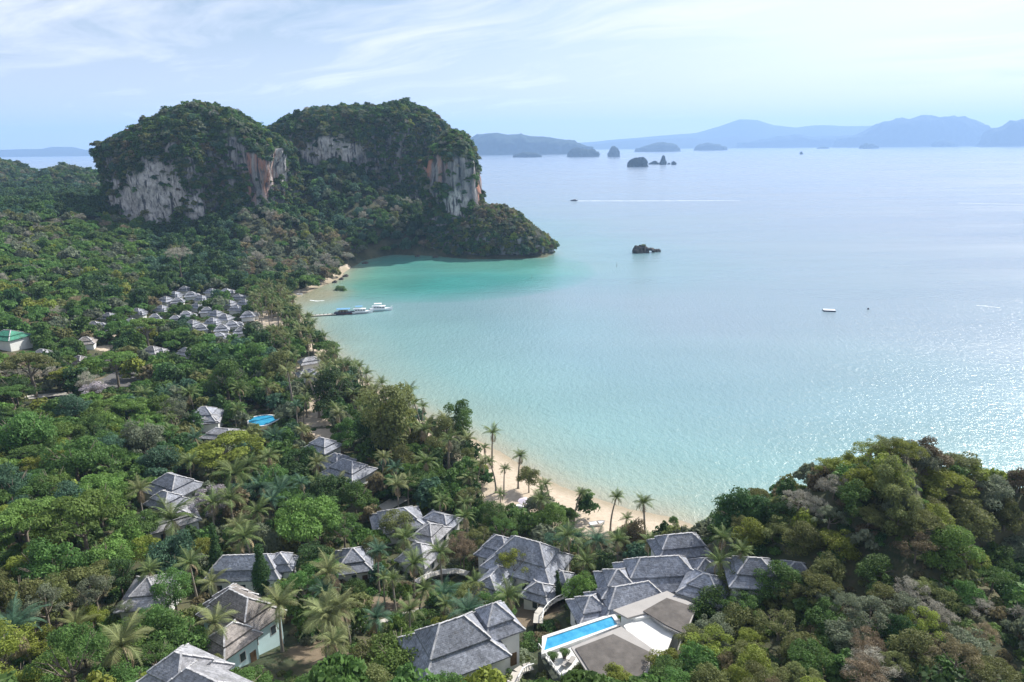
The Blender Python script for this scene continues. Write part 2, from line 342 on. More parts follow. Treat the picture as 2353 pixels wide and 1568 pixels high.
g = N(t, 'ShaderNodeTexCoord').outputs['Object']
ca = N(t, 'ShaderNodeAttribute', attribute_name='wcol').outputs['Color']
st = noisen(t, g, .006, 5, .6, scl=(.5, 2.2, 1))
ca = mixc(t, maprange(t, st, .3, .7, 0, .22), ca, mixc(t, .5, ca, (.30, .40, .42)))  # wind lanes: their paler sheen is put into the water colour as streaks
t.links.new(ca, b.inputs['Base Color']); b.inputs['IOR'].default_value = 1.333; b.inputs['Specular IOR Level'].default_value = .5
t.links.new(maprange(t, noisen(t, g, .004, 4, .6, scl=(.6, 2.5, 1)), .35, .65, .14, .27), b.inputs['Roughness'])
w1 = noisen(t, g, .55, 3, .6, scl=(1, .75, 1)); w2 = noisen(t, g, 1.9, 3, .6); w3 = noisen(t, g, .09, 3, .5)
bn = N(t, 'ShaderNodeBump'); bn.inputs['Strength'].default_value = 1.; bn.inputs['Distance'].default_value = .42
t.links.new(mathn(t, 'ADD', mathn(t, 'ADD', w1, mathn(t, 'MULTIPLY', w2, .35)), mathn(t, 'MULTIPLY', w3, .8)), bn.inputs['Height']); t.links.new(bn.outputs[0], b.inputs['Normal'])
me = npmesh('sea', np.stack([WX, WY, np.zeros_like(WX)], -1), gridquads(len(wx), len(wy)), M_water, True, attrs={'wcol': wc.reshape(-1, 3)})
tag(link(bpy.data.objects.new('sea', me)), kind='structure')

# ------------------------------------------------------------------ limestone hills
def n3(x, y, z): return noise.noise(Vector((x, y, z)))
PATCH = []      # (px,py,rx,ry,kind) bare rock in the photograph, kept free of trees
PATCH += [(352,440,70,76,'pale'),(298,468,36,48,'pale'),(258,445,14,36,'pale'),(450,478,22,28,'pale'),(602,392,40,72,'red'),(640,380,22,50,'pale'),(530,300,16,26,'dim'),(760,345,70,32,'pale'),
 (1062,410,46,78,'dim'),(1000,385,26,34,'red'),(1100,425,12,42,'red'),(1050,470,30,34,'pale'),(545,355,18,40,'dim'),(190,490,40,22,'pale'),(80,482,50,12,'pale')]
def karst(name, cx, cy, ax, ay, sil, zc0, zc1, nth=170, ncl=34, ncap=26, seed=0, base=-2., amp=6.5, notch=False, rot_=0., treed=True, mat=None, pw=2.4, lump=.10, scale=1., dzk=1.):
    sx_, sz_ = zip(*sil); V = []; S = scale
    zfun = lambda x: float(np.interp(x, sx_, sz_))
    for k in range(ncl+ncap+1):
        for j in range(nth):
            th = 2*math.pi*j/nth; c, s = math.cos(th), math.sin(th)
            lob = 1+lump*(n3(c*1.4+seed, s*1.4, 3.)*1.6+n3(c*3.5+seed, s*3.5, 9.)*.8)
            sup = (abs(c)**2.6+abs(s)**2.6)**(-1/2.6)
            r0 = lob*sup
            edge = cx+ax*c*r0*.96
            zc = zc0+(zc1-zc0)*abs(c)**1.5
            zc = min(zc, zfun(edge)*.97 if notch else zfun(edge)-1)
            if k <= ncl:
                q = k/ncl; z = base+(zc-base)*q; rr = r0*(1.0+.10*(1-q)**3)
                if notch and 0 < z < 3.0: rr *= .955
                x = cx+ax*c*rr; y = cy+ay*s*rr
            else:
                q = (k-ncl)/ncap; a = q*math.pi/2; rr = r0*math.cos(a)
                x = cx+ax*c*rr; y = cy+ay*s*rr
                z = zc+(zfun(x)-zc)*math.sin(a)**.9
            wgt = min(1, q*1.2+.2) if k <= ncl else (1-q)*.8+.2
            A = amp*wgt
            dx = n3(x/17/S, y/17/S, z/38/S+seed)*A*1.4+n3(x/6/S, y/6/S, z/20/S+seed)*A*.6+n3(x/2.6/S, y/2.6/S, z/7/S)*A*.25
            dz = (n3(x/20/S+9, y/20/S, seed)*A*.8+n3(x/8/S+9, y/8/S, seed)*A*.5) if k > ncl else 0
            dz *= dzk*min(1, z/8 if z > 0 else 0)
            V.append((x+c*dx, y+s*dx, z+dz))
    V = np.array(V); nr = ncl+ncap+1
    i = np.arange(nr-1)[:, None]*nth+np.arange(nth)[None, :]; i2 = np.arange(nr-1)[:, None]*nth+(np.arange(nth)[None, :]+1) % nth
    Q = np.stack([i, i2, i2+nth, i+nth], -1).reshape(-1, 4)
    px, py, w = projn(V[:, 0], V[:, 1], V[:, 2]); red = np.zeros(len(V)); pale = np.full(len(V), .25)
    for (a, b_, rx, ry, kd) in PATCH:
        m = np.clip(1.6-((px-a)/rx)**2-((py-b_)/ry)**2, 0, 1)
        if kd == 'red': red = np.maximum(red, m)
        if kd == 'pale': pale = np.maximum(pale, m)
    me = npmesh(name, V, Q, mat or M_rock, True, attrs={'red': red, 'pale': pale})
    o = link(bpy.data.objects.new(name, me))
    return o, V, Q
K = []
K.append(karst('limestone_hill', -261, 592, 73, 44, [(-345,82),(-337,93),(-325,97),(-291,110),(-268,117),(-251,119),(-230,116),(-214,109),(-196,98),(-184,88),(-176,78)], 56, 88, seed=1, base=5))
K.append(karst('limestone_hill', -147, 702, 90, 46, [(-245,106),(-238,112),(-215,118),(-192,121),(-160,121),(-143,120),(-120,123),(-98,128),(-82,125),(-70,118),(-58,110),(-46,98),(-36,78)], 84, 94, seed=2, base=5))
K.append(karst('limestone_hill', -47, 577, 22.5, 24, [(-74,72),(-66,83),(-58,90),(-48,95),(-40,94.5),(-30,88),(-24,76),(-20,70)], 62, 68, nth=120, seed=3, base=0, amp=3.2))
K.append(karst('limestone_headland', -10, 560, 42, 27, [(-62,10),(-56,17),(-46,26),(-35,34),(-25,38),(-16,38),(-5,35),(4,33),(16,26),(26,18),(32,9),(36,6)], 7, 6, nth=150, seed=4, base=-1, amp=3.5, notch=True))
K.append(karst('limestone_hill', -543, 868, 52, 60, [(-610,30),(-592,44),(-570,58),(-548,63),(-525,56),(-500,48),(-480,38)], 32, 34, nth=110, seed=5, base=5))
K.append(karst('limestone_hill', -705, 960, 62, 60, [(-770,52),(-735,64),(-700,71),(-680,68),(-660,54),(-640,38)], 38, 40, nth=90, seed=6, base=5))
for k_, lb in zip(K, ('limestone dome',)*6): k_[0]['kind'] = 'structure'

# ------------------------------------------------------------------ far islands and mountains
def island(name, x0, x1, yb, prof, cat='island', label=None, group=None, kind=None, depth=.45, amp=None, n=60, mat=None, zz_=0.):
    """prof: (px, py) skyline points from the shore line yb"""
    a = atz((x0+x1)/2, yb, 0); Y = a.y
    def atY(px, py):
        d = ray(px, py); t_ = Y/d.y; return d.x*t_, CZ+d.z*t_
    X0 = atY(x0, yb)[0]; X1 = atY(x1, yb)[0]; cx = (X0+X1)/2; ax = (X1-X0)/2
    pr_ = []
    for (x0_, y0_), (x1_, y1_) in zip(prof, prof[1:]):
        for k in range(4):
            q = k/4; yy = y0_+(y1_-y0_)*q; pr_.append((x0_+(x1_-x0_)*q, yy+n3(x0_*.11+q*2.3, yb, 1.7)*(yb-yy)*.20))
    prof = pr_+[prof[-1]]
    sil = [(cx-ax*1.6, 1)]+sorted([(x, max(z, 1)) for x, z in (atY(*p) for p in prof)])+[(cx+ax*1.6, 1)]
    zm = max(s[1] for s in sil)
    o, V, Q = karst(name, cx, Y+ax*depth, ax*.97, ax*depth, sil, zm*.32, zm*.30, nth=n, ncl=8, ncap=10, seed=x0*.01, base=-3, amp=amp if amp is not None else zm*.13, mat=mat or M_forest_far, lump=.05, scale=max(.25, zm/75), dzk=1.7)
    tag(o, label, cat if not kind else None, group, kind); return o
IG = 'small islands far out in the bay'
island('island', 1178,1246,362,[(1180,356),(1195,351),(1210,349),(1232,351),(1244,357)],label='low flat islet below the long blue headland at left',group=IG)
island('island', 1304,1378,361,[(1306,346),(1318,338),(1338,340),(1352,345),(1366,339),(1377,346)],label='two-humped blue islet in front of the long headland',group=IG)
island('island', 1398,1426,361,[(1399,346),(1404,337),(1414,336),(1422,340),(1426,348)],label='narrow upright block of an islet between two wider ones',group=IG)
island('island', 1444,1490,384,[(1445,367),(1452,362),(1465,363),(1472,360),(1484,360),(1490,366)],label='dark blue steep rounded islet beside the thin rock stack',group=IG, n=80)
island('island', 1463,1567,349,[(1465,345),(1490,335),(1510,329),(1535,326),(1558,327),(1565,336)],label='wide sloping blue island higher at its right end',group=IG)
island('island', 1600,1676,346,[(1601,336),(1610,330),(1630,328),(1655,330),(1672,336)],label='flat-topped blue island in front of the pale mountains',group=IG)
island('island', 1880,1908,342,[(1883,339),(1895,337),(1905,339)],label='very low faint islet left of the broad blue mountain',group=IG)
island('island', 1980,2022,342,[(1983,333),(1995,329),(2010,330),(2020,335)],label='small rounded islet below the broad blue mountain',group=IG)
island('island', 2148,2206,338,[(2150,326),(2165,321),(2180,322),(2204,333)],label='islet sloping down to the right below the broad mountain',group=IG)
island('island', 2266,2278,334,[(2268,331),(2275,331)],label='tiny rock islet near the right horizon',group=IG)
island('sea_rock', 1838,1846,355,[(1839,350),(1842,348),(1845,351)],cat='rock',label='lone speck of rock in open water before the mountains', n=24)
RG = 'rocks in a row beside the dark islet'
island('sea_stack', 1518,1532,379,[(1518,374),(1521,360),(1525,357),(1529,360),(1531,372)],cat='rock',label='thin upright rock stack taller than the rocks around it', n=40, depth=.8)
island('sea_rock', 1491,1517,378,[(1493,376),(1502,371),(1508,370),(1514,374)],cat='rock',label='low jagged rock between the dark islet and the thin stack', group=RG, n=40)
island('sea_rock', 1533,1541,378,[(1534,376),(1538,374)],cat='rock',label='tiny rock just right of the thin stack', group=RG, n=24)
island('sea_rock', 1543,1555,379,[(1543,372),(1548,370),(1554,373)],cat='rock',label='square rock at the right end of the rock row', group=RG, n=30)
MT = dict(kind='structure')
island('headland', 1010,1382,356,[(1060,318),(1085,309),(1130,304),(1165,310),(1210,311),(1260,316),(1300,320),(1320,317),(1345,328),(1372,346)],n=240,amp=24,**MT)
island('mountain', 1940,2310,337,[(1960,318),(2010,300),(2040,280),(2090,268),(2160,266),(2190,270),(2250,262),(2290,268),(2320,282)],n=200,amp=36,depth=.22,**MT)
island('mountain', 2270,2560,336,[(2275,318),(2300,285),(2340,276),(2380,270),(2450,280),(2540,310)],n=140,amp=34,depth=.22,**MT)
island('mountain', 1700,2000,339,[(1725,326),(1760,317),(1800,313),(1850,309),(1880,316),(1920,312),(1960,306),(1990,300)],n=100,amp=20,depth=.2,**MT)
def ridge(name, pts, Y, seed, dens=5.):           # long mountain range with a wooded slope on both sides
    xs = []; 
    for px, py in pts:
        d = ray(px, py); t_ = Y/d.y; xs.append((d.x*t_, CZ+d.z*t_))
    X = np.linspace(xs[0][0], xs[-1][0], 220); Z = np.interp(X, [a[0] for a in xs], [a[1] for a in xs])
    Z = np.maximum(Z+fbm(X, X*0, 500, seed, 5)*Z*.10, 1); v = np.linspace(-1, 1, 21)
    XX, VV = np.meshgrid(X, v); ZZ = Z[None, :]*(1-np.abs(VV)**1.3)*(1+fbm(XX, VV*1500, 500, seed+1)*.4*(np.abs(VV)))-2
    me = npmesh(name, np.stack([XX, Y+VV*700, ZZ], -1), gridquads(len(X), len(v)), M_forest_far, True)
    tag(link(bpy.data.objects.new(name, me)), kind='structure')
ridge('mountain_range', [(1270,332),(1360,326),(1500,313),(1600,306),(1650,292),(1700,274),(1740,275),(1780,287),(1830,293),(1880,288),(2000,290),(2100,292),(2250,295),(2450,290)], 13900, 3)
ridge('mountain_range', [(1300,338),(1380,330),(1450,322),(1560,318),(1640,318),(1690,311),(1760,321),(1830,316),(1900,314),(2000,316),(2300,316),(2450,315)], 12300, 6)
ridge('mountain_range', [(-250,352),(-60,346),(40,343),(100,342),(120,337),(165,337),(190,344),(260,346),(420,350)], 11000, 9)

# ------------------------------------------------------------------ crowns, trunks, palms (prototypes)
def leafcloud(seed, blobs, per, leaf, aspect=.6, fill=.25, name='crown', zs=1., outward=.75, up=.25):
    r = np.random.default_rng(seed); C = []; Nn = []; LV = []
    for (bx, by, bz, br, bs) in blobs:
        n = max(3, int(per*br*br)); d = r.normal(size=(n, 3)); d /= np.linalg.norm(d, axis=1)[:, None]
        d[:, 2] = np.where(d[:, 2] < -.35, -d[:, 2], d[:, 2])
        rad = np.where(r.random(n) < fill, r.random(n)**.5, 1.)*(1+r.normal(size=n)*.10)
        p = d*rad[:, None]*br; p[:, 2] *= bs
        C.append(p+np.array((bx, by, bz))); Nn.append(d*outward+r.normal(size=(n, 3))*.55+np.array((0, 0, up))); LV.append(np.clip(r.random()*.7+r.random(n)*.3, 0, 1))
    C = np.concatenate(C); Nn = np.concatenate(Nn); LV = np.concatenate(LV); n = len(C)
    Nn /= np.linalg.norm(Nn, axis=1)[:, None]; a = np.cross(Nn, r.normal(size=(n, 3))); a /= np.linalg.norm(a, axis=1)[:, None]; b_ = np.cross(Nn, a)
    s = leaf*(.7+.6*r.random(n))[:, None]
    V = np.stack([C-a*s, C-b_*s*aspect, C+a*s, C+b_*s*aspect], 1).reshape(-1, 3); V[:, 2] *= zs
    return npmesh(name, V, np.arange(4*n).reshape(-1, 4), None, False, attrs={'v': np.repeat(LV, 4)})
def blobs_for(kind, seed):
    r = random.Random(seed); B = []
    if kind == 'broad':
        for i in range(46):
            a = r.random()*6.28; q = r.random()**.55*(1+.22*math.sin(a*2+seed)+.12*math.sin(a*5+seed*2)); hh_ = math.sqrt(max(0, 1-min(1, q*q))); B.append((q*.78*math.cos(a), q*.78*math.sin(a), -.30+1.0*hh_*r.uniform(.15, 1)+.12*math.sin(a*3+seed), r.choice((.12, .16, .22, .28, .34))*r.uniform(.85, 1.1), .8))
    elif kind == 'layered':
        for i in range(34):
            a = r.random()*6.28; q = r.random()**.5; B.append((q*.82*math.cos(a), q*.82*math.sin(a), .18+.30*(1-q*q)+r.uniform(-.09, .09), r.uniform(.14, .27), .34))
    elif kind == 'tall':
        for i in range(36):
            a = r.random()*6.28; z = r.random(); q = (.45+.45*math.sin(z*2.6))*r.random()**.4; B.append((q*.8*math.cos(a), q*.8*math.sin(a), -.5+1.45*z, r.uniform(.18, .34), .85))
    elif kind == 'round':
        B = [(0, 0, .3, .86, .92)]
        for i in range(30):
            a = r.random()*6.28; z = r.uniform(-.8, 1); q = math.sqrt(max(0, 1-z*z)); B.append((q*.78*math.cos(a), q*.78*math.sin(a), .3+.74*z, .24, 1))
    elif kind == 'loose':
        for i in range(30):
            a = r.random()*6.28; q = r.random()**.6; B.append((q*.85*math.cos(a), q*.85*math.sin(a), .05+.75*math.sqrt(max(0, 1-q*q))*r.uniform(.2, 1), r.uniform(.11, .24), .7))
    elif kind == 'cypress':
        for i in range(26):
            z = i/25; w = .16*math.sin(min(1, z*1.25+.14)*math.pi*.93)**.6+.02; B.append((r.uniform(-.02, .02), r.uniform(-.02, .02), z*2.0-.3, w*1.15, 1.6))
    elif kind == 'bush':
        for i in range(14):
            a = r.random()*6.28; q = r.random()**.5*.7; B.append((q*math.cos(a), q*math.sin(a), .15+.3*r.random()*(1-q), r.uniform(.22, .38), .8))
    return B
def trunk_mesh(seed, spread=.55, base_r=.055, hgt=1., n=5, up=.5):
    r = random.Random(seed); m = MB()
    m.tube([(0, 0, -hgt-.6), (r.uniform(-.03, .03), 0, -hgt*.5), (r.uniform(-.05, .05), r.uniform(-.05, .05), -.05), (0, 0, .3)], [base_r*1.5, base_r, base_r*.8, base_r*.4], 6)
    for i in range(n):
        a = 6.28*i/n+r.uniform(-.4, .4); q = spread*r.uniform(.7, 1.15)
        m.tube([(0, 0, -.25), (q*.5*math.cos(a), q*.5*math.sin(a), .02), (q*math.cos(a), q*math.sin(a), up*r.uniform(.6, 1.1))], [base_r*.6, base_r*.4, base_r*.12], 4)
        for k in range(2):
            b_ = a+r.uniform(-.9, .9); m.tube([(q*.5*math.cos(a), q*.5*math.sin(a), .02), (q*.5*math.cos(a)+.4*math.cos(b_), q*.5*math.sin(a)+.4*math.sin(b_), up*r.uniform(.5, 1.))], [base_r*.35, base_r*.1], 4)
    return m
# near: leaf counts for crowns of radius ~5-7 m
SPEC = {'broad': (2600, .040, .62), 'layered': (4600, .036, .6), 'tall': (2400, .042, .62), 'round': (2600, .036, .65), 'loose': (4200, .031, .5), 'bare': (2900, .10, .06), 'cypress': (12000, .030, .5), 'bush': (1600, .055, .6)}
CROWN = {}; TRUNK = {}
for kd, (per, lf, asp) in SPEC.items():
    for v in range(5 if kd == 'broad' else 3 if kd in ('layered', 'loose', 'bare', 'tall') else 2):
        bk = 'loose' if kd == 'bare' else kd
        CROWN[kd, v] = leafcloud(100+v*7+len(kd), blobs_for(bk, 50+v*13+len(kd)), per, lf, asp, .3, kd+'_crown', outward=.75 if kd != 'bare' else .1)
        CROWN[kd, v].materials.append(LEAF['mid green'])
        TRUNK[kd, v] = trunk_mesh(v+len(kd), .62 if kd != 'cypress' else .04, .05 if kd != 'bare' else .035, 1.1 if kd != 'round' else .7, 7 if kd == 'bare' else 5, .6 if kd != 'layered' else .3).mesh(kd+'_trunk', M_bark, True)
# far instancing prototypes, low detail, one colour each
def proto(kd, v, colname, per, lf, asp=.7, scale_z=1.):
    me = leafcloud(900+v, blobs_for('loose' if kd == 'bare' else kd, 300+v), per, lf, asp, .15, 'canopy_'+kd, outward=.9 if kd != 'bare' else .2)
    me.materials.append(LEAF[colname]); o = bpy.data.objects.new('canopy', me); o['kind'] = 'stuff'; return o
FARP = [('dark green', 'broad'), ('dark green', 'tall'), ('mid green', 'broad'), ('mid green', 'layered'), ('olive', 'broad'), ('bright green', 'layered'), ('grey-green', 'loose'), ('bare grey', 'bare'), ('brownish', 'broad'), ('blue-green', 'broad'), ('yellow-green', 'broad')]
FP = [proto(k2, i, c_, {'broad': 420, 'tall': 330, 'layered': 700, 'loose': 800, 'bare': 700}[k2], .11 if k2 != 'bare' else .17, .7 if k2 != 'bare' else .10) for i, (c_, k2) in enumerate(FARP)]
def scatter(name, pts, scl, idx, label, protos, zsc=None):
    n = len(pts); me = bpy.data.meshes.new(name); me.vertices.add(n); me.vertices.foreach_set('co', np.asarray(pts, np.float32).ravel())
    me.attributes.new('scl', 'FLOAT_VECTOR', 'POINT').data.foreach_set('vector', np.asarray(scl, np.float32).ravel())
    me.attributes.new('rot', 'FLOAT_VECTOR', 'POINT').data.foreach_set('vector', np.c_[rng.normal(size=n)*.12, rng.normal(size=n)*.12, rng.random(n)*6.28].astype(np.float32).ravel())
    me.attributes.new('idx', 'INT', 'POINT').data.foreach_set('value', np.asarray(idx, np.int32))
    for p in protos:
        if p.data.materials[0].name not in me.materials: me.materials.append(p.data.materials[0])
    o = link(bpy.data.objects.new(name, me)); tag(o, label, None, None, 'stuff')
    ng = bpy.data.node_groups.new(name, 'GeometryNodeTree'); ng.interface.new_socket('Geometry', in_out='INPUT', socket_type='NodeSocketGeometry'); ng.interface.new_socket('Geometry', in_out='OUTPUT', socket_type='NodeSocketGeometry')
    gi = ng.nodes.new('NodeGroupInput'); go = ng.nodes.new('NodeGroupOutput'); j = ng.nodes.new('GeometryNodeJoinGeometry')
    for p in reversed(protos):
        oi = ng.nodes.new('GeometryNodeObjectInfo'); oi.inputs['Object'].default_value = p; oi.inputs['As Instance'].default_value = False
        g2 = ng.nodes.new('GeometryNodeGeometryToInstance'); ng.links.new(oi.outputs['Geometry'], g2.inputs[0]); ng.links.new(g2.outputs[0], j.inputs[0])
    ip = ng.nodes.new('GeometryNodeInstanceOnPoints'); ip.inputs['Pick Instance'].default_value = True
    ng.links.new(gi.outputs[0], ip.inputs['Points']); ng.links.new(j.outputs[0], ip.inputs['Instance'])
    for nm, dt, sk in (('scl', 'FLOAT_VECTOR', 'Scale'), ('rot', 'FLOAT_VECTOR', 'Rotation'), ('idx', 'INT', 'Instance Index')):
        na = ng.nodes.new('GeometryNodeInputNamedAttribute'); na.data_type = dt; na.inputs['Name'].default_value = nm; ng.links.new(na.outputs['Attribute'], ip.inputs[sk])
    ng.links.new(ip.outputs[0], go.inputs[0])
    md = o.modifiers.new('forest', 'NODES'); md.node_group = ng
    return o
# --- trees growing on the limestone
def pick(weights, n):
    w = np.array(weights, float); return rng.choice(len(w), n, p=w/w.sum())
#            dk br, dk tall, mid, midlay, olive, bright, greygr, bare, brown, blue, yel
KW = [20, 8, 24, 6, 18, 2, 18, 3, 4, 18, 1]
for o, V, Q in K:
    tri = V[Q]; c = tri.mean(1); nn = np.cross(tri[:, 2]-tri[:, 0], tri[:, 3]-tri[:, 1]); ar = np.linalg.norm(nn, axis=1)/2; nn /= np.maximum(np.linalg.norm(nn, axis=1), 1e-9)[:, None]
    sp_ = 2.6 if o.name.startswith('limestone_headland') else (3.3 if c[:, 1].mean() < 800 else 4.6)
    px, py, w = projn(c[:, 0], c[:, 1], c[:, 2])
    face = (nn*(np.array([0, 0, CZ])-c)).sum(1) > -3*np.abs(nn[:, 2])*w*.02-5
    slope = nn[:, 2]
    cov = np.clip((slope+.42+fbm(c[:, 0]+c[:, 2]*.7, c[:, 1]-c[:, 2], 22, 4)*1.3)*2.4, 0, 1)
    for (a, b_, rx, ry, kd) in PATCH:
        e = ((px-a)/rx)**2+((py-b_)/ry)**2+fbm(px, py*.5, 14, 2)*1.1
        cov = np.where(e < .95, np.where(slope > .8, cov, cov*(.13 if kd != 'dim' else .2)), cov)
    cov *= (c[:, 2] > 3.2)
    lam = ar*cov/(sp_**2*.62); cnt = rng.poisson(np.minimum(lam, 6)); fi = np.repeat(np.arange(len(c)), cnt)
    u, v = rng.random(len(fi)), rng.random(len(fi)); T = tri[fi]
    P = (T[:, 0]*(1-u)[:, None]+T[:, 1]*u[:, None])*(1-v)[:, None]+(T[:, 3]*(1-u)[:, None]+T[:, 2]*u[:, None])*v[:, None]
    P = P+nn[fi]*.3
    s = sp_*(.50+.45*rng.random(len(fi))+.65*(rng.random(len(fi)) < .14)); sc3 = np.c_[s, s, s*(.8+.5*rng.random(len(fi)))]
    wts = [8, 2, 14, 8, 30, 2, 20, 6, 22, 2, 8] if o.name.startswith('limestone_headland') else KW
    scatter('cliff_forest', P, sc3, pick(wts, len(fi)), 'dense trees and scrub growing over the limestone', FP)

# ------------------------------------------------------------------ buildings
CLEAR = []          # (px, py, rx, ry, depth) picture areas of roofs, kept free of scattered trees in front
FOOT = []           # (x, y, r) footprints
LAND = []           # (name, px, py) landmarks used in the labels
def hiproof(parent, cx, cy, z, L, Wd, rise, yaw, mat, over=.7, tier=.50, caps=True, rl=.35, full=True):
    """two-tier hipped roof: skirt with a raised smaller hipped roof on top"""
    M = Matrix.Translation((cx, cy, z)) @ Matrix.Rotation(yaw, 4, 'Z')
    a, b_ = L/2+over, Wd/2+over; k = tier; P = lambda x, y, h: M @ Vector((x, y, h))
    ti = .22
    def shell(a, b_, z0, ra, rb, z1, nm):
        m = MB(); lo = [P(-a, -b_, z0), P(a, -b_, z0), P(a, b_, z0), P(-a, b_, z0)]; hi = [P(-ra, -rb, z1), P(ra, -rb, z1), P(ra, rb, z1), P(-ra, rb, z1)]
        dn = [P(-a, -b_, z0-ti), P(a, -b_, z0-ti), P(a, b_, z0-ti), P(-a, b_, z0-ti)]
        for i in range(4):
            j = (i+1) % 4; m.quad(lo[i], lo[j], hi[j], hi[i]); m.quad(dn[i], dn[j], lo[j], lo[i])
        m.quad(*dn[::-1])
        if rb > .3: m.quad(*hi)
        return m.obj(nm, mat, parent), lo, hi
    ra = a-b_*(1-k)*.92; rb = b_*k; zb = rise*(1-k)*.86
    ra2 = max(ra-(rb)*.8, .15)
    low, lo, hi = shell(a, b_, 0, ra, rb, zb, 'lower_roof')
    up, lo2, hi2 = shell(ra+.45, rb+.45, zb+.16, ra2, .06, rise+.1, 'upper_roof')
    if caps:
        edges = [(lo[i], hi[i].lerp(lo[i], .06)) for i in range(4)]+[(lo2[i], hi2[i]) for i in range(4)]+[((hi2[0]+hi2[3])/2, (hi2[1]+hi2[2])/2)]
        for p, q in edges:
            m = MB(); n = max(2, int((q-p).length/.55)) if full else 1
            for i in range(n):
                s0 = p.lerp(q, i/n); s1 = p.lerp(q, (i+1)/n); up_ = Vector((0, 0, .05+.03*(i % 2))); m.bar(s0+up_, s1+up_*1.6, .24 if full else .30, .10)
            m.obj('ridge_cap', M_cap, parent)
    return low, up
def window(parent, M, x, y, z, w, h, yaw, arch=False):
    f = MB(); f.box((x, y, z), (w+.24, .10, h+.24), yaw, M); fo = f.obj('window', M_white, parent)
    p = MB(); p.box((x-math.sin(yaw)*-.0, y, z), (w, .16, h), yaw, M); p.obj('pane', M_glass, fo)
    return fo
NV = [0]
def villa(px, py, L, Wd, yawd, label, cat='villa', eave=3.2, rise=3., mat=None, wall=None, wings=(), detail=True, clear=True, group=None, name='villa', gap=0., clr=None, z=None, wins=True):
    """px,py: centre of the roof in the photograph, taken back to its place on the ground"""
    mat = mat or M_roof; wall = wall or M_white
    hc = eave+rise*.5
    p, w = march(px, py, lambda w: hc+gap) if z is None else (atz(px, py, z+hc), 0)
    g0 = float(ground(p.x, p.y))+gap if z is None else z
    yaw = R(yawd); root = empty(name, (p.x, p.y, g0), yaw, label=label, cat=cat, group=group); NV[0] += 1
    low = 1.2+gap*1.0
    def body(cx, cy, L, Wd, yw, ev, rs, first):
        m = MB(); m.box((cx, cy, (ev-low)/2), (L, Wd, ev+low), yw); m.obj('wall', wall, root)
        hiproof(root, cx, cy, ev, L, Wd, rs, yw, mat, caps=True, full=detail, tier=.5)
        if detail and wins:
            M = Matrix.Translation((cx, cy, 0)) @ Matrix.Rotation(yw, 4, 'Z'); n = max(1, int(L/3.2))
            for i in range(n):
                x = -L/2+(i+.5)*L/n
                window(root, M, x, -Wd/2, ev*.52, .9, 1.4, 0)
            n = max(1, int(Wd/3.2))
            for i in range(n):
                y = -Wd/2+(i+.5)*Wd/n
                for sx_ in (-1, 1): window(root, M, sx_*L/2, y, ev*.52, .9, 1.4, math.pi/2)
            d = MB(); d.box((L*.5-1.0-L/n*.0, -Wd/2, .95), (1.0, .22, 2.1), 0, M); d.obj('door', M_wood, root)
    body(0, 0, L, Wd, 0, eave, rise, True)
    for (dx, dy, l2, w2, y2, e2, r2) in wings: body(dx, dy, l2, w2, R(y2), e2, r2, False)
    CA_ = math.cos(yaw); SA_ = math.sin(yaw)
    for (dx, dy, l2, w2, *_r) in [(0, 0, L, Wd)]+list(wings):
        X, Y = p.x+dx*CA_-dy*SA_, p.y+dx*SA_+dy*CA_
        FOOT.append((X, Y, max(l2, w2)*.5+(1.2 if cat != 'cottage' else -.4)))
        if clear:
            a, b_, w_ = proj(X, Y, g0+hc); kx = F/w_; CLEAR.append((a, b_, max(l2, w2)*.5*kx*(clr or .62), max(l2, w2)*.30*kx*(clr or .8)+2, w_))
    LAND.append((label, px, py)); return root
# near villas
villa(1040,1458,11.8,9.6,27,'large grey-roofed villa with a two-step hipped roof, left of the long blue pool',eave=5.0,rise=4.4,wings=[(7.0,.8,5.2,5.6,0,5.9,3.2)],gap=1.)
villa(552,1388,10.2,6.8,-32,'big weathered villa with pale ridges and an aqua-walled tower wing',mat=M_roof_brown,wall=M_cyan,eave=4.6,rise=3.4,wings=[(3.6,-4.6,5.4,4.6,90,4.4,2.4),(-4.8,1.6,4.4,5,0,4.2,2.2)],gap=.8)
villa(566,1296,12.5,5.4,2,'long white-walled villa behind the two dark cypresses',eave=4.0,rise=3.0,wings=[(6.2,.6,3.4,3.8,90,4.6,2.2)],mat=M_roof)
villa(470,1588,12,8.4,-27,'pale blue-grey roof cut by the bottom edge of the picture',mat=M_roof_pale,eave=5,rise=4.0,wings=[(-7.,2.2,7,7,0,4.4,3.2)],gap=1.)
villa(342,1345,6.5,8.5,8,'mottled grey roof half hidden by trees at the lower left',mat=M_roof_pale,eave=3.6,rise=2.6, clr=.6)
villa(397,1108,9.5,8,-28,'blue-grey villa with stepped roofs in front of the flat olive tree',eave=4,rise=3.2,wings=[(3.8,-4.6,6,5,0,3.6,2.4)])
villa(392,1185,9,7,35,'villa with a pale flat-looking roof behind a big coconut palm',mat=M_roof_pale,eave=3.4,rise=1.8, clr=.7)
villa(812,1276,6,7,12,'small grey roof left of the dark round tree',eave=3.2,rise=2.6)
villa(988,1216,5,6.5,-25,'small pale tiled house above the curved walkway, left of the dry tree',mat=M_roof_pale,eave=3.8,rise=2.2,wings=[(1.5,-6.6,6,6,0,3.,2.6)])
villa(912,1185,10,8,18,'dark grey roof beside the pale paved yard',eave=3.2,rise=2.8)
villa(1010,1190,7,5,-28,'low roof with bright ridges just right of the small pale house',eave=2.8,rise=1.8)
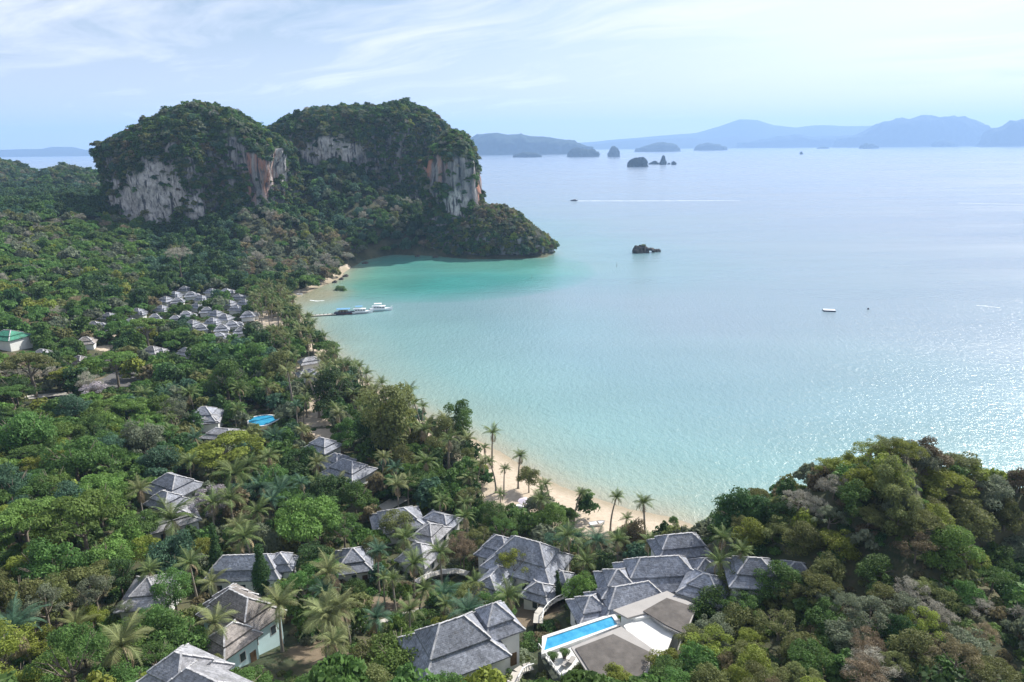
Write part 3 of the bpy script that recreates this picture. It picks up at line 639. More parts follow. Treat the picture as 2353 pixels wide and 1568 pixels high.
villa(1212,1268,13.2,9.6,-27,'largest grey villa with many roof steps, right of centre near the beach',eave=4.2,rise=4.6,wings=[(-6.8,1.6,6.4,6,0,3.8,3.),(7.8,-1.6,3.8,4.2,0,3.2,2.),(-3.2,-7.2,7.6,5,90,3.2,2.2)],gap=.4)
villa(1240,1352,4.4,4,-27,'little grey pavilion roof below the largest villa',eave=2.6,rise=1.8, clr=.7)
villa(1514,1304,12.5,7.2,4,'long grey villa in the row behind the pool, upper one',eave=3.8,rise=3.6,wings=[(-7.2,-1.2,5.4,6,0,3.6,2.6),(8.0,.6,5,6,90,3.6,2.6)])
villa(1452,1366,12,7.5,14,'grey villa directly behind the long blue pool',eave=3.4,rise=3.4,wings=[(-6.8,.6,5,5.4,0,3.,2.4),(7.0,2.4,4.5,6,90,3.6,2.4)])
villa(1622,1336,6,6,-30,'small grey roof between the long villa and the scrubby slope',eave=3,rise=2.2)
villa(1732,1306,7.2,6.4,-8,'right-hand grey villa at the foot of the wooded hill',eave=2.2,rise=2.8,wings=[(6.6,.4,5.2,5,-8,2.0,2.4)],clr=.5)
villa(1562,1244,8.5,5,8,'grey-blue roof nearest the right end of the beach',eave=2.8,rise=2.6)
# middle distance
villa(800,1072,10,8,-30,'pair of blue-grey roofs behind the tall yellow-green tree',eave=3.4,rise=3.0,wings=[(-7,3,6,6,0,3,2.4)],detail=False)
villa(742,1018,7,6,-30,'small grey roof beside a thin palm trunk in the middle',eave=3.2,rise=2.4,detail=False)
villa(470,948,8,8,5,'dark purple-grey roof left of the round blue pool',eave=3.6,rise=3.0,detail=False)
villa(482,962,5,4.5,15,'small white-topped roof just below the dark purple-grey one',mat=M_roof_pale,eave=3.2,rise=1.6,detail=False)
villa(512,992,9,6,-12,'pale low roof in front of the round blue pool',mat=M_roof_pale,eave=3,rise=1.8,detail=False)
villa(712,828,7,5,30,'beach bar roof among palms by the sand strip',eave=2.8,rise=1.8,detail=False, mat=M_roof_pale)
villa(705,855,6,5,30,'small grey beach hut roof below the beach bar',eave=2.6,rise=1.6,detail=False)
# far village
FV = [(425,664,'topmost cottage at the back of the far village'),(402,675,'second cottage down the left row of the far village'),(381,687,'third cottage down the left row of the far village'),(372,707,'pale cottage below the left row of the far village'),
 (356,728,'wide cottage at the left front of the far village'),(338,745,'lowest left cottage, half behind a light green tree'),(486,668,'topmost cottage of the middle row in the far village'),(464,684,'second cottage of the middle row in the far village'),
 (455,701,'third and brightest cottage of the middle row'),(427,721,'cottage with a pale crest at the centre of the village'),(442,742,'greenish-grey cottage at the front centre of the village'),(548,681,'topmost cottage of the right-hand row near the far beach'),
 (528,695,'second cottage of the right-hand row near the far beach'),(543,707,'third cottage of the right-hand row, beside the green tree'),(517,729,'dark steep cottage at the right of the village centre'),(489,737,'small dark cottage left of the steep one'),
 (509,753,'cottage with a bright ridge in the village front right'),(502,771,'front cottage nearest the camera in the village right'),(553,759,'cottage almost hidden in palms at the village edge'),(316,715,'cottage behind the light tree at the village left edge'),
 (250,726,'grey roof alone under the pale bare tree'),(216,746,'grey-green roof with a pale ridge above the sandy lane'),(197,783,'cottage with brown thatched top and grey skirt, left of the sandy lane'),(184,826,'mossy brown-grey roof low on the left of the sandy lane'),
 (97,811,'pale roof peeping out of the trees at the far left'),(350,803,'white and grey roof behind two dark trunks, left one'),(428,806,'white and grey roof behind two dark trunks, right one'),(570,722,'cottage closest to the pale sandy clearing'),
 (408,690,'cottage tucked behind the third one of the left row'),(438,676,'cottage between the topmost cottages of left and middle row'),(476,712,'cottage with a low skirt roof in the middle of the village'),(562,694,'cottage at the right edge of the village beside the bright tree'),(404,731,'cottage in the village front, left of the greenish-grey one'),(532,744,'cottage behind palms between the two front right cottages'),(300,738,'cottage left of the lowest left cottage of the village'),(462,752,'cottage low in the village front centre'),(497,720,'cottage just above the small dark one'),(520,668,'cottage at the back, left of the right-hand row')]
for i, (x, y, lb) in enumerate(FV):
    s = 1.0+.25*rnd.random(); m = M_roof if i not in (22, 23) else M_roof_brown
    if i in (25, 26, 24): m = M_roof_pale
    villa(x, y, 4.9*s, 4.3*s, rnd.choice((-22, -10, 12, 20)), lb, 'cottage', 2.3, 2.2, mat=m, detail=False, group='far village cottages', name='cottage', clr=.75, wings=[(2.9*s, rnd.choice((-1.2, 1.2)), 2.4, 2.4, 0, 2.1, 1.3)] if i % 2 else ())
villa(19,768,11,9,-15,'white house with a green metal roof at the left edge','house',4.5,2.6,mat=M_green_roof,detail=False,name='house',clr=2.2)
#@@MORE
# ------------------------------------------------------------------ modern pool villa built from its outline on the ground
def poly(pxs, z): return [atz(x, y, z) for x, y in pxs]
def slab(name, pts, z0, z1, mat, parent=None, rel=None):
    m = MB(); n = len(pts); P = [Vector((p.x, p.y, 0)) for p in pts]
    if rel: P = [p-Vector((rel.x, rel.y, 0)) for p in P]
    a = sum(P[i].x*P[(i+1) % n].y-P[(i+1) % n].x*P[i].y for i in range(n))
    if a < 0: P = P[::-1]
    zr = rel.z if rel else 0
    m.v = [(p.x, p.y, z0-zr) for p in P]+[(p.x, p.y, z1-zr) for p in P]
    m.f = [tuple(range(n-1, -1, -1)), tuple(range(n, 2*n))]+[(i, (i+1) % n, n+(i+1) % n, n+i) for i in range(n)]
    return m.obj(name, mat, parent)
def inset(pts, k):
    c = sum(pts, Vector())/len(pts); return [p+(c-p).normalized()*k for p in pts]
M_pool = bpy.data.materials.new('pool_water'); M_pool.use_nodes = True; t = M_pool.node_tree; b = t.nodes['Principled BSDF']
g = N(t, 'ShaderNodeTexCoord').outputs['Object']
t.links.new(mixc(t, maprange(t, noisen(t, g, .5, 4, .6), .35, .65), (.02, .24, .46), (.07, .38, .58)), b.inputs['Base Color']); b.inputs['Roughness'].default_value = .08
bn = N(t, 'ShaderNodeBump'); bn.inputs['Strength'].default_value = .3; bn.inputs['Distance'].default_value = .1; t.links.new(noisen(t, g, 2.5, 3), bn.inputs['Height']); t.links.new(bn.outputs[0], b.inputs['Normal'])
M_pooltile = pmat('pool_tile', (.03, .22, .42), .4, .1, 1.)
M_wallgreen = pmat('dark_retaining_wall', (.045, .055, .04), .9, .4, .8, .4)
PZ = 13.5; o_ = atz(1340, 1470, PZ); o_.z = PZ
pv = empty('pool_villa', o_, 0, label='modern flat-roofed villa with grey felt roofs and a white terrace beside its pool', cat='villa')
slab('terrace', poly([(1322,1475),(1412,1440),(1436,1424),(1486,1405),(1560,1450),(1530,1505),(1440,1520),(1345,1560),(1300,1568),(1244,1500)], PZ-.05), 6, PZ-.05, M_deck, pv, o_)
r1 = poly([(1312,1487),(1428,1440),(1512,1500),(1470,1600),(1385,1600)], PZ+3.2); slab('roof_edge', r1, PZ+2.9, PZ+3.2, M_trim, pv, o_); slab('roof', poly([(1322,1490),(1409,1457),(1500,1502),(1452,1596),(1390,1596)], PZ+3.35), PZ+3.2, PZ+3.35, M_flatroof, pv, o_)
slab('wall', inset(r1, 1.2), 8, PZ+2.9, M_white, pv, o_)
r2 = poly([(1408,1402),(1533,1358),(1602,1392),(1575,1462),(1528,1440),(1486,1408),(1442,1420)], PZ+3.2); slab('roof_edge', r2, PZ+2.9, PZ+3.2, M_trim, pv, o_); slab('roof', poly([(1478,1404),(1532,1374),(1598,1396),(1572,1456),(1530,1436)], PZ+3.35), PZ+3.2, PZ+3.35, M_flatroof, pv, o_)
slab('wall', inset(r2, 1.3), 8, PZ+2.9, M_white, pv, o_)
slab('roof_terrace', poly([(1433,1438),(1483,1409),(1550,1452),(1530,1502),(1488,1520)], PZ+2.4), PZ+2.1, PZ+2.4, M_deck, pv, o_)
pl = empty('swimming_pool', atz(1335, 1452, PZ+.4), 0, label='long bright blue rectangular pool with a pale rim beside the flat-roofed villa', cat='pool'); lo_ = pl.location.copy()
rim = poly([(1246,1462),(1411,1408),(1428,1436),(1244,1504)], PZ+.5); wat = poly([(1257,1465),(1406,1416),(1419,1435),(1250,1495)], PZ+.5)
mr = MB()
for i in range(4):
    j = (i+1) % 4; a_, b_, c_, d_ = [Vector((q.x, q.y, PZ+.5))-lo_ for q in (rim[i], rim[j], wat[j], wat[i])]
    mr.quad(a_, b_, c_, d_); e = Vector((0, 0, -3)); mr.quad(a_+e, b_+e, b_, a_); mr.quad(d_, c_, c_+Vector((0, 0, -.35)), d_+Vector((0, 0, -.35)))
mr.obj('rim', M_deck, pl); slab('water', wat, PZ+.1, PZ+.34, M_pool, pl, lo_)
slab('retaining_wall', poly([(1236,1500),(1248,1496),(1300,1575),(1285,1590)], PZ-.3), 3, PZ-.3, M_wallgreen, pv, o_)
rb_ = MB(); q0, q1 = atz(1238, 1492, PZ), atz(1296, 1575, PZ)
for i in range(12):
    a_ = q0.lerp(q1, i/11)-o_; rb_.bar(a_, a_+Vector((0, 0, 1)), .06)
rb_.bar(q0-o_+Vector((0, 0, 1)), q1-o_+Vector((0, 0, 1)), .09); rb_.obj('railing', M_white, pv)
for q in ((1338,1530,'left'), (1352,1523,'right')):
    c = atz(q[0]-38, q[1]-8, PZ+.3); ln = empty('sun_lounger', (c.x, c.y, PZ-.05), R(60), label='grey sun lounger on the white deck, %s one of the pair' % q[2], cat='sun lounger', group='loungers on the pool deck')
    MB().box((0, 0, .32), (1.3, .65, .10)).obj('seat', M_trim, ln); MB().bar((-.65, 0, .32), (-1.2, 0, .75), .65, .08).obj('backrest', M_trim, ln)
    for lx in (-.55, .55):
        for ly in (-.28, .28): MB().box((lx, ly, .14), (.06, .06, .28)).obj('leg', M_white, ln)
for (x, y, d_, nm) in ((1430,1433,.9,'beside the pool corner'), (1270,1520,.9,'on the white deck, left one'), (1297,1512,.9,'on the white deck, right one')):
    c = atz(x, y, PZ); pt = empty('potted_plant', (c.x, c.y, PZ-.05), 0, label='small green shrub in a dark pot '+nm, cat='potted plant', group='potted shrubs round the pool')
    MB().tube([(0, 0, 0), (0, 0, .3), (0, 0, .6)], [.22, .32, .36], 10).obj('pot', M_flatroof, pt)
    o = link(bpy.data.objects.new('foliage', CROWN['bush', 0]), pt); o.location.z = .75; o.scale = (.9, .9, 1.2)
CLEAR += [(1335,1455,92,42,95), (595,1475,75,72,104), (1480,1180,90,26,150), (1480,1465,66,50,92), (1400,1510,90,50,90), (1290,1525,45,30,90)]
for (x, y, r) in ((1290,1480,7), (1340,1460,7), (1400,1440,7), (1460,1440,7), (1500,1450,8), (1400,1510,9), (1340,1530,7), (1440,1540,8)):
    c = atz(x, y, PZ); FOOT.append((c.x, c.y, r*.75))
# round pool
c = march(603, 967, lambda w: .5)[0]; rp = empty('round_pool', c, 0, label='round bright blue pool among palms left of the sand strip', cat='pool')
m = MB(); A = [(4.4*math.cos(k*math.pi/16)*(1+.10*math.sin(k*.6)), 4.4*math.sin(k*math.pi/16)) for k in range(32)]
for k in range(32):
    (x0, y0), (x1, y1) = A[k], A[(k+1) % 32]; m.quad((x0*1.12, y0*1.12, .15), (x1*1.12, y1*1.12, .15), (x1, y1, .15), (x0, y0, .15)); m.quad((x0*1.12, y0*1.12, -2), (x1*1.12, y1*1.12, -2), (x1*1.12, y1*1.12, .15), (x0*1.12, y0*1.12, .15)); m.quad((x0, y0, .15), (x1, y1, .15), (x1, y1, -.2), (x0, y0, -.2))
m.obj('rim', M_deck, rp); m = MB(); m.v = [(x, y, .02) for x, y in A]; m.f = [tuple(range(32))]; m.obj('water', M_pool, rp)
CLEAR.append((603, 967, 24, 15, proj(*c)[2])); FOOT.append((c.x, c.y, 5.5))
# ------------------------------------------------------------------ paths and walkways
def drape(name, pxs, mat, lift=.08, kind='structure', label=None):
    P = [march(x, y, lambda w: .05)[0] for x, y in pxs]; n = len(P); m = MB(); c0 = sum(P, Vector())/n
    K_ = 5
    for i in range(n):
        a_, b_ = P[i], P[(i+1) % n]
        for k in range(K_):
            q = [c0.lerp(a_, k/K_), c0.lerp(a_, (k+1)/K_), c0.lerp(b_, (k+1)/K_), c0.lerp(b_, k/K_)]
            q = [Vector((p.x, p.y, float(ground(p.x, p.y))+lift)) for p in q]; m.quad(*q)
    o = m.obj(name, mat); tag(o, label, None, None, kind); return o
drape('paved_yard', [(858,1172),(900,1146),(955,1122),(1000,1108),(990,1128),(938,1150),(900,1172),(872,1192)], M_paving)
drape('car_park', [(222,880),(262,858),(318,856),(326,872),(300,890),(240,898)], M_asphalt, .25)
drape('road', [(55,912),(140,905),(200,902),(200,910),(130,914),(58,921)], M_paving, .3)
drape('path', [(790,1440),(860,1432),(930,1408),(970,1398),(975,1404),(930,1418),(860,1442),(795,1450)], M_paving, .12)
for q, lb in (([(955,1338),(985,1322),(1015,1314),(1050,1312),(1075,1318)], 'raised walkway with pale railing crossing in front of the dry tree'), ([(1236,1432),(1238,1410),(1252,1392),(1272,1378),(1300,1366)], 'curving white-railed path left of the villa behind the pool'), ([(1178,1568),(1190,1545),(1205,1535),(1222,1530)], 'short white-railed ramp at the bottom, left of the pool villa')):
    P = [march(x, y, lambda w: 1.6)[0] for x, y in q]; e0 = empty('walkway', P[0], 0, label=lb, cat='walkway', group='railed walkways'); P = [p-P[0] for p in P]
    d = MB(); rl = MB()
    for a_, b_ in zip(P, P[1:]):
        n_ = (b_-a_).cross(Vector((0, 0, 1))).normalized()*.8
        d.quad(a_-n_, b_-n_, b_+n_, a_+n_); d.quad(a_-n_-Vector((0, 0, 2.4)), b_-n_-Vector((0, 0, 2.4)), b_-n_, a_-n_); rl.bar(a_+n_+Vector((0, 0, 1)), b_+n_+Vector((0, 0, 1)), .12)
        for k in range(3):
            p = a_.lerp(b_, k/3)+n_; MB().bar(p, p+Vector((0, 0, 1)), .10).obj('post', M_white, e0)
    d.obj('deck', M_paving, e0); rl.obj('rail', M_white, e0)
for x, y, a_, b_ in ((1015,1322,52,12), (1262,1395,30,28), (905,1160,42,22), (270,876,46,18), (250,800,18,26), (1200,1540,22,22), (715,850,16,28), (728,920,10,40), (740,985,10,30), (620,735,24,16), (900,1395,34,14), (715,1492,30,16), (1215,1425,14,12), (128,910,70,8), (780,1415,30,12),(1180,1120,60,26),(1345,1205,40,16),(1160,1150,50,16)):
    CLEAR.append((x, y, a_, b_, march(x, y, lambda w: .3)[1]))

# ------------------------------------------------------------------ trees
TREES = []          # x, y, radius
LM = [(1335,1452,'the long blue pool'),(1066,1450,'the big villa left of the pool'),(1208,1264,'the largest grey villa'),(1510,1306,'the long grey villa'),(1448,1376,'the villa behind the pool'),(1738,1303,'the right-hand villa'),
 (560,1385,'the aqua-walled villa'),(560,1293,'the villa behind the cypresses'),(478,1555,'the roof at the bottom edge'),(345,1342,'the mottled grey roof'),(397,1108,'the stepped blue-grey villa'),(392,1185,'the pale flat-looking roof'),(812,1276,'the small dark-tree roof'),
 (988,1216,'the small pale house'),(905,1160,'the pale paved yard'),(1562,1246,'the roof by the beach end'),(800,1072,'the paired blue-grey roofs'),(742,1018,'the small mid-picture roof'),(470,948,'the purple-grey roof'),(603,965,'the round blue pool'),(712,828,'the beach bar roof'),
 (270,876,'the grey car park'),(19,768,'the green-roofed house'),(240,800,'the sandy lane'),(440,700,'the far village'),(1180,1110,'the sand at mid beach'),(1400,1190,'the right end of the beach'),(150,1230,'the lower left forest edge'),(90,1050,'the left picture edge'),(60,1500,'the bottom left corner'),
 (2000,1200,'the hilltop on the right'),(2150,1100,'the crest of the right-hand hill'),(2250,1300,'the dark gully'),(1850,1400,'the scrubby right slope'),(2050,1480,'the lower right slope'),(1650,1500,'the bottom right thicket'),(900,1400,'the bare earth clearing'),(780,663,'the mud flat'),(960,925,'the treed shore bend')]
LABELQ = []
def relate(o, desc, px, py):
    l = min(LM, key=lambda l: (l[0]-px)**2+((l[1]-py)*1.3)**2); dx, dy = px-l[0], (py-l[1])*1.3
    rel = ('right of' if dx > 0 else 'left of') if abs(dx) > abs(dy) else ('behind' if dy < 0 else 'in front of')
    LABELQ.append((o, desc, rel, l[2], px, py))
ORD = ['leftmost', 'second from left', 'third from left', 'fourth from left', 'fifth from left', 'sixth from left', 'seventh from left', 'eighth from left', 'ninth from left', 'tenth from left', 'eleventh from left', 'twelfth from left']
def flush_labels():
    D = {}
    for q in LABELQ: D.setdefault(q[1:4], []).append(q)
    for k, L in D.items():
        L.sort(key=lambda q: q[5]); nr = max(1, (len(L)+8)//9); sz = -(-len(L)//nr)
        for r_ in range(nr):
            part = sorted(L[r_*sz:(r_+1)*sz], key=lambda q: q[4])
            row = '' if nr == 1 else ' in ' + {2: ('far row', 'near row'), 3: ('far row', 'middle row', 'near row')}.get(nr, tuple('row %d' % (z+1) for z in range(nr)))[r_]
            for i, q in enumerate(part):
                o_ = '' if len(part) == 1 else ('rightmost' if i == len(part)-1 else ORD[i])
                q[0]['label'] = '%s %s %s' % k + (', '+(o_+row).strip() if o_ or row else '')
SHAPEW = {'broad': 'rounded', 'layered': 'spreading', 'tall': 'tall', 'round': 'clipped-looking round', 'loose': 'airy', 'bare': 'leafless', 'cypress': 'narrow', 'bush': 'low'}
def put_tree(x, y, Rr, kd, colr, hc=None, zs=1., label=None, grp=None, v=None, trunkmat=None):
    g0 = float(ground(x, y)); v = v if v is not None else rnd.randrange(sum(1 for k in CROWN if k[0] == kd))
    hc = hc if hc is not None else Rr*.85+1.5
    nm, cat = {'bare': ('bare_tree', 'bare tree'), 'cypress': ('cypress_tree', 'cypress'), 'bush': ('shrub', 'shrub')}.get(kd, ('tree', 'tree'))
    rz = rnd.random()*6.28
    root = empty(nm, (x, y, g0), rz, cat=cat, group=grp or {'bare': 'leafless trees in the woods', 'cypress': 'dark narrow cypresses', 'bush': 'shrubs'}.get(kd, 'broadleaf trees around the villas and on the near hill'))
    c = link(bpy.data.objects.new('crown', CROWN[kd, v]), root); c.location.z = hc; c.scale = (Rr*rnd.uniform(.88, 1.2), Rr*rnd.uniform(.82, 1.1), Rr*zs); c.rotation_euler = (rnd.uniform(-.14, .14), rnd.uniform(-.14, .14), 0)
    c.material_slots[0].link = 'OBJECT'; c.material_slots[0].material = LEAF[colr]
    t_ = link(bpy.data.objects.new('trunk', TRUNK[kd, v]), root); t_.location.z = hc; t_.scale = (Rr, Rr, max(hc/1.1, .3))
    TREES.append((x, y, Rr))
    px, py, w = proj(x, y, g0+hc)
    if label: root['label'] = label
    else: relate(root, '%s %s %s' % (SHAPEW[kd], {'bare grey': 'grey', 'dry brown': 'brown'}.get(colr, colr), cat.replace('bare ', '')), px, py)
    return root
def hero(px, py, wpx, kd, colr, hk=.85, zs=1., label=None, grp=None, v=None, add=1.5):
    hf = lambda w: wpx/2*w*.93/F*hk+add
    p, w = march(px, py, hf); Rr = wpx/2*w*math.cos(math.atan(abs(px-W/2)/F))/F
    return put_tree(p.x, p.y, Rr, kd, colr, hf(w), zs, label, grp, v)
HERO = [(892,985,140,'tall','olive',1.5,1.3),(905,950,90,'broad','yellow-green',2.9,.8),(850,1010,80,'tall','dark green',1.3,1.3),(925,1060,70,'broad','olive',1.2,1.2),(520,1050,185,'layered','yellow-green',.7,.85),(455,1062,90,'layered','olive',.7,.8),(60,1000,190,'broad','mid green',.9,1),(170,1060,190,'broad','mid green',.9,1),(330,1010,130,'broad','grey-green',1,1),(365,1060,110,'broad','blue-green',1,1),
 (190,1215,230,'layered','bright green',1,1.3),(55,1215,200,'layered','bright green',.9,1.2),(110,1310,190,'broad','mid green',.9,1),(250,1290,150,'broad','bright green',.9,1),(20,1120,140,'broad','blue-green',.9,1),
 (705,1215,160,'layered','bright green',1.1,1.4),(790,1225,100,'loose','mid green',1.2,1.1),(1270,1205,74,'round','bright green',.9,1),(1132,1195,72,'round','mid green',.9,1),(912,1215,74,'round','olive',.9,1),(862,1275,62,'round','olive',1.1,1.3),
 (400,1368,104,'round','mid green',1.1,1.1),(365,1425,90,'broad','mid green',.9,1),(1180,1308,84,'loose','yellow-green',1.6,1.3),(1058,1265,78,'bare','dry brown',1.4,1.3),(1065,1280,70,'loose','brownish',1.1,1.),
 (1690,1185,150,'broad','dark green',.9,1.),(1745,1175,96,'broad','dark green',.9,1.2),(1640,1215,80,'broad','mid green',.8,1),
 (1960,1150,110,'broad','mid green',.9,1),(2045,1130,100,'tall','olive',1.2,1.6),(2065,1200,110,'tall','olive',1.,1.4),(2130,1050,120,'broad','brownish',.8,.9),(2210,1065,110,'broad','olive',.8,.9),(2160,1130,160,'layered','yellow-green',.9,1),(2200,1200,170,'broad','olive',.9,1.),(2190,1270,160,'broad','bright green',.9,1),
 (2280,1130,120,'broad','grey-green',.9,1),(2340,1110,90,'broad','brownish',.9,1),(2310,1200,110,'broad','olive',.9,1.2),(2280,1290,120,'broad','mid green',.9,1.2),(2340,1340,110,'tall','dark green',.9,1.1),(1985,1095,70,'broad','dark green',.9,1),
 (1835,1160,80,'bare','bare grey',1.1,1.),(1875,1175,70,'bare','bare grey',1.,1.),(1905,1200,90,'loose','grey-green',.9,1),(1800,1215,90,'broad','olive',.9,1),(1850,1240,100,'broad','olive',.9,1),(1930,1250,110,'broad','yellow-green',.8,.9),
 (1742,1352,96,'broad','mid green',.9,1),(1690,1350,90,'broad','olive',.9,1),(1815,1345,80,'loose','mid green',.9,1),(1640,1400,110,'broad','mid green',.9,1),(1590,1430,90,'broad','mid green',.8,1),(1800,1340,110,'broad','mid green',.8,1),(1905,1320,110,'broad','olive',.8,1),(1700,1440,120,'broad','olive',.8,1),(1790,1450,120,'loose','olive',.8,1),
 (2000,1430,150,'loose','grey-green',.8,.9),(2090,1370,120,'bare','bare grey',.8,.8),(2150,1420,120,'bare','bare grey',.8,.8),(1900,1420,110,'broad','mid green',.8,.9),(1850,1500,130,'broad','olive',.8,.9),(1640,1510,140,'loose','yellow-green',.8,1),(1530,1530,90,'broad','yellow-green',.7,.9),(1730,1540,130,'broad','yellow-green',.7,.9),
 (2100,1500,140,'broad','olive',.7,.9),(2230,1480,130,'broad','grey-green',.7,.9),(2000,1540,150,'bare','bare grey',.6,.7),(2250,1400,90,'bare','bare grey',.8,.6),
 (925,1510,170,'broad','bright green',.9,1),(860,1500,110,'broad','olive',.9,1),(800,1560,100,'broad','yellow-green',.8,1),(1120,1535,80,'broad','mid green',.7,1),(1080,1560,70,'broad','yellow-green',.7,1),(1420,1560,90,'broad','yellow-green',.6,.8),(1335,1548,60,'broad','yellow-green',.6,.8),
 (90,1480,110,'broad','yellow-green',.8,.9),(110,1540,130,'broad','bright green',.8,.9),(210,1420,80,'broad','yellow-green',.8,1),(290,1400,60,'loose','grey-green',1,1),(815,1365,62,'round','mid green',.8,1),(1165,1395,54,'broad','mid green',.7,1),(1035,1365,60,'broad','mid green',.8,1),
 (490,1160,110,'loose','lilac',1,1),(265,840,120,'layered','bright green',1.1,1),(335,760,110,'layered','bright green',1.2,1),(520,880,130,'broad','mid green',1,1),(640,850,90,'broad','olive',1.1,1.1),(590,830,90,'broad','mid green',1,1),(215,905,80,'loose','lilac',1,1),(70,850,150,'layered','olive',1.1,1),(150,870,90,'layered','yellow-green',1,1),
 (760,1130,100,'broad','dark green',1,1),(690,1060,90,'broad','dark green',1,1.1),(760,905,120,'broad','dark green',1,1.1),(800,1000,70,'broad','mid green',1.2,1.2),(1055,985,70,'tall','mid green',1.6,1.6),(1020,1000,80,'broad','olive',1.3,1.3),(1000,1040,70,'broad','olive',1.2,1.2),(1075,1070,40,'tall','olive',1.6,2),
 (1215,1095,56,'broad','olive',1.6,1.2),(1105,1080,38,'broad','yellow-green',1.4,1.2),(1352,1150,42,'loose','bright green',1.5,1.3),(1548,1198,26,'broad','mid green',1.6,1.4),(410,590,66,'bare','bare grey',2.2,.9),(650,705,44,'broad','mid green',1,1),(780,663,22,'broad','mid green',.8,1.),(790,668,18,'broad','mid green',.8,1.),
 (1310,1190,40,'broad','mid green',.9,1),(346,708,26,'broad','mid green',1,1),(412,704,20,'broad','bright green',1,1),(446,732,24,'broad','mid green',1,1),(474,736,24,'loose','mid green',1,1),(524,728,20,'broad','dark green',1,1),(500,700,24,'broad','mid green',1,1),(578,706,34,'broad','bright green',1,1),(398,716,20,'loose','olive',1,1),(488,752,26,'broad','mid green',1,1),(300,700,40,'broad','mid green',1,1),(590,600,50,'bare','bare grey',1.1,1),(750,600,40,'bare','bare grey',1.,1)]
for hh in HERO: hero(*hh[:5], *((hh[5]*.5, hh[6], None, None, None, .4) if hh[0] > 1580 and hh[1] > 1000 else (hh[5]*.85, hh[6], None, None, None, .8)))
hero(503,1328,150,'cypress','dark green',.42,1.0,'tall narrow dark cypress, left one of the pair before the white-walled villa',v=0,add=0)
hero(604,1348,190,'cypress','dark green',.32,.72,'wider pointed cypress, right one of the pair before the white-walled villa',v=1,add=0)
hero(1286,1374,84,'cypress','dark green',.35,.9,'small dark cypress beside the curving white-railed path',v=0,add=0)
# coconut palms
def frond_mesh(seed, droop, n=20):
    r = random.Random(seed); m = MB(); P = []
    for i in range(n+1):
        q = i/n; a = .75-droop*q*1.0; P.append(Vector((0, 0, 0)) if i == 0 else P[-1]+Vector((math.cos(a)/n, 0, math.sin(a)/n)))
    for i in range(n):
        w_ = .012*(1-i/n)+.003; m.quad(P[i]+Vector((0, -w_, 0)), P[i+1]+Vector((0, -w_, 0)), P[i+1]+Vector((0, w_, 0)), P[i]+Vector((0, w_, 0)))
    for i in range(1, n+1):
        q = i/n; L = .23*math.sin(min(1, q*1.15+.12)*math.pi)**.6+.05; p = P[i]; tdir = (P[i]-P[i-1]).normalized()
        for s in (-1, 1):
            for k in range(2):
                j = r.uniform(-.03, .03); base = p-tdir*(k*.5/n); tip = base+Vector((tdir.x*L*.75, s*L*.66, tdir.z*L*.7-L*.30+j)); wv = tdir*.0105
                m.quad(base-wv, base+wv, tip+wv*.35, tip-wv*.35)
    me = m.mesh('frond', LEAF['palm']); n_ = len(me.vertices); me.attributes.new('v', 'FLOAT', 'POINT').data.foreach_set('value', np.repeat(np.array([r.random() for _ in range(n_//4)], np.float32), 4)); return me
FRONDS = [frond_mesh(i, d_) for i, d_ in enumerate((1.15, 1.5, 1.9, 2.3))]
def ptrunk(seed, lean): 
    m = MB(); m.tube([(lean*(q**2), lean*.3*q*(1-q), q) for q in [k/8 for k in range(9)]], [.030-.014*(k/8) + (.012 if k == 0 else 0) for k in range(9)], 6); return m.mesh('palm_trunk', M_palmtrunk, True)
PTR = [(ptrunk(i, l), l) for i, l in enumerate((.04, .10, .18, -.07))]
PN = [0]
def put_palm(x, y, Rr, hh, label=None, lean=None, rz=None, col='palm', nf=None):
    g0 = float(ground(x, y)); me, l = PTR[lean if lean is not None else rnd.randrange(4)]; rz = rnd.random()*6.28 if rz is None else rz
    root = empty('palm_tree', (x, y, g0-.2), rz, cat='palm tree', group='coconut palms'); t_ = link(bpy.data.objects.new('trunk', me), root); t_.scale = (hh, hh, hh) if hh > 5 else (5, 5, hh)
    top = Vector((l*t_.scale.x, 0, hh-.05)); n = nf or rnd.randint(15, 20)
    for i in range(n):
        k = i % 4; fi = (0, 1, 2, 3)[min(3, int(i/n*4))]
        f = link(bpy.data.objects.new('frond', FRONDS[fi]), root); f.location = top
        tilt = -(.70-.95*(i/n))+rnd.uniform(-.12, .12)
        f.rotation_euler = (rnd.uniform(-.3, .3), tilt, i*2.399+rnd.uniform(-.2, .2)); s = Rr*rnd.uniform(.85, 1.15); f.scale = (s, s, s)
        if i >= n-2: f.rotation_euler[1] = 1.0+rnd.uniform(0, .3); f.material_slots[0].link = 'OBJECT'; f.material_slots[0].material = LEAF['dry brown']; continue
        if col != 'palm': f.material_slots[0].link = 'OBJECT'; f.material_slots[0].material = LEAF[col]
    px, py, w = proj(x, y, g0+hh)
    if label: root['label'] = label
    else: relate(root, ('tall ' if hh > 9 else 'short ' if hh < 5.5 else '')+('pale coconut palm' if col == 'palm pale' else 'blue-green palm' if col == 'blue-green' else 'coconut palm'), px, py)
    TREES.append((x, y, Rr*.6)); PN[0] += 1; return root
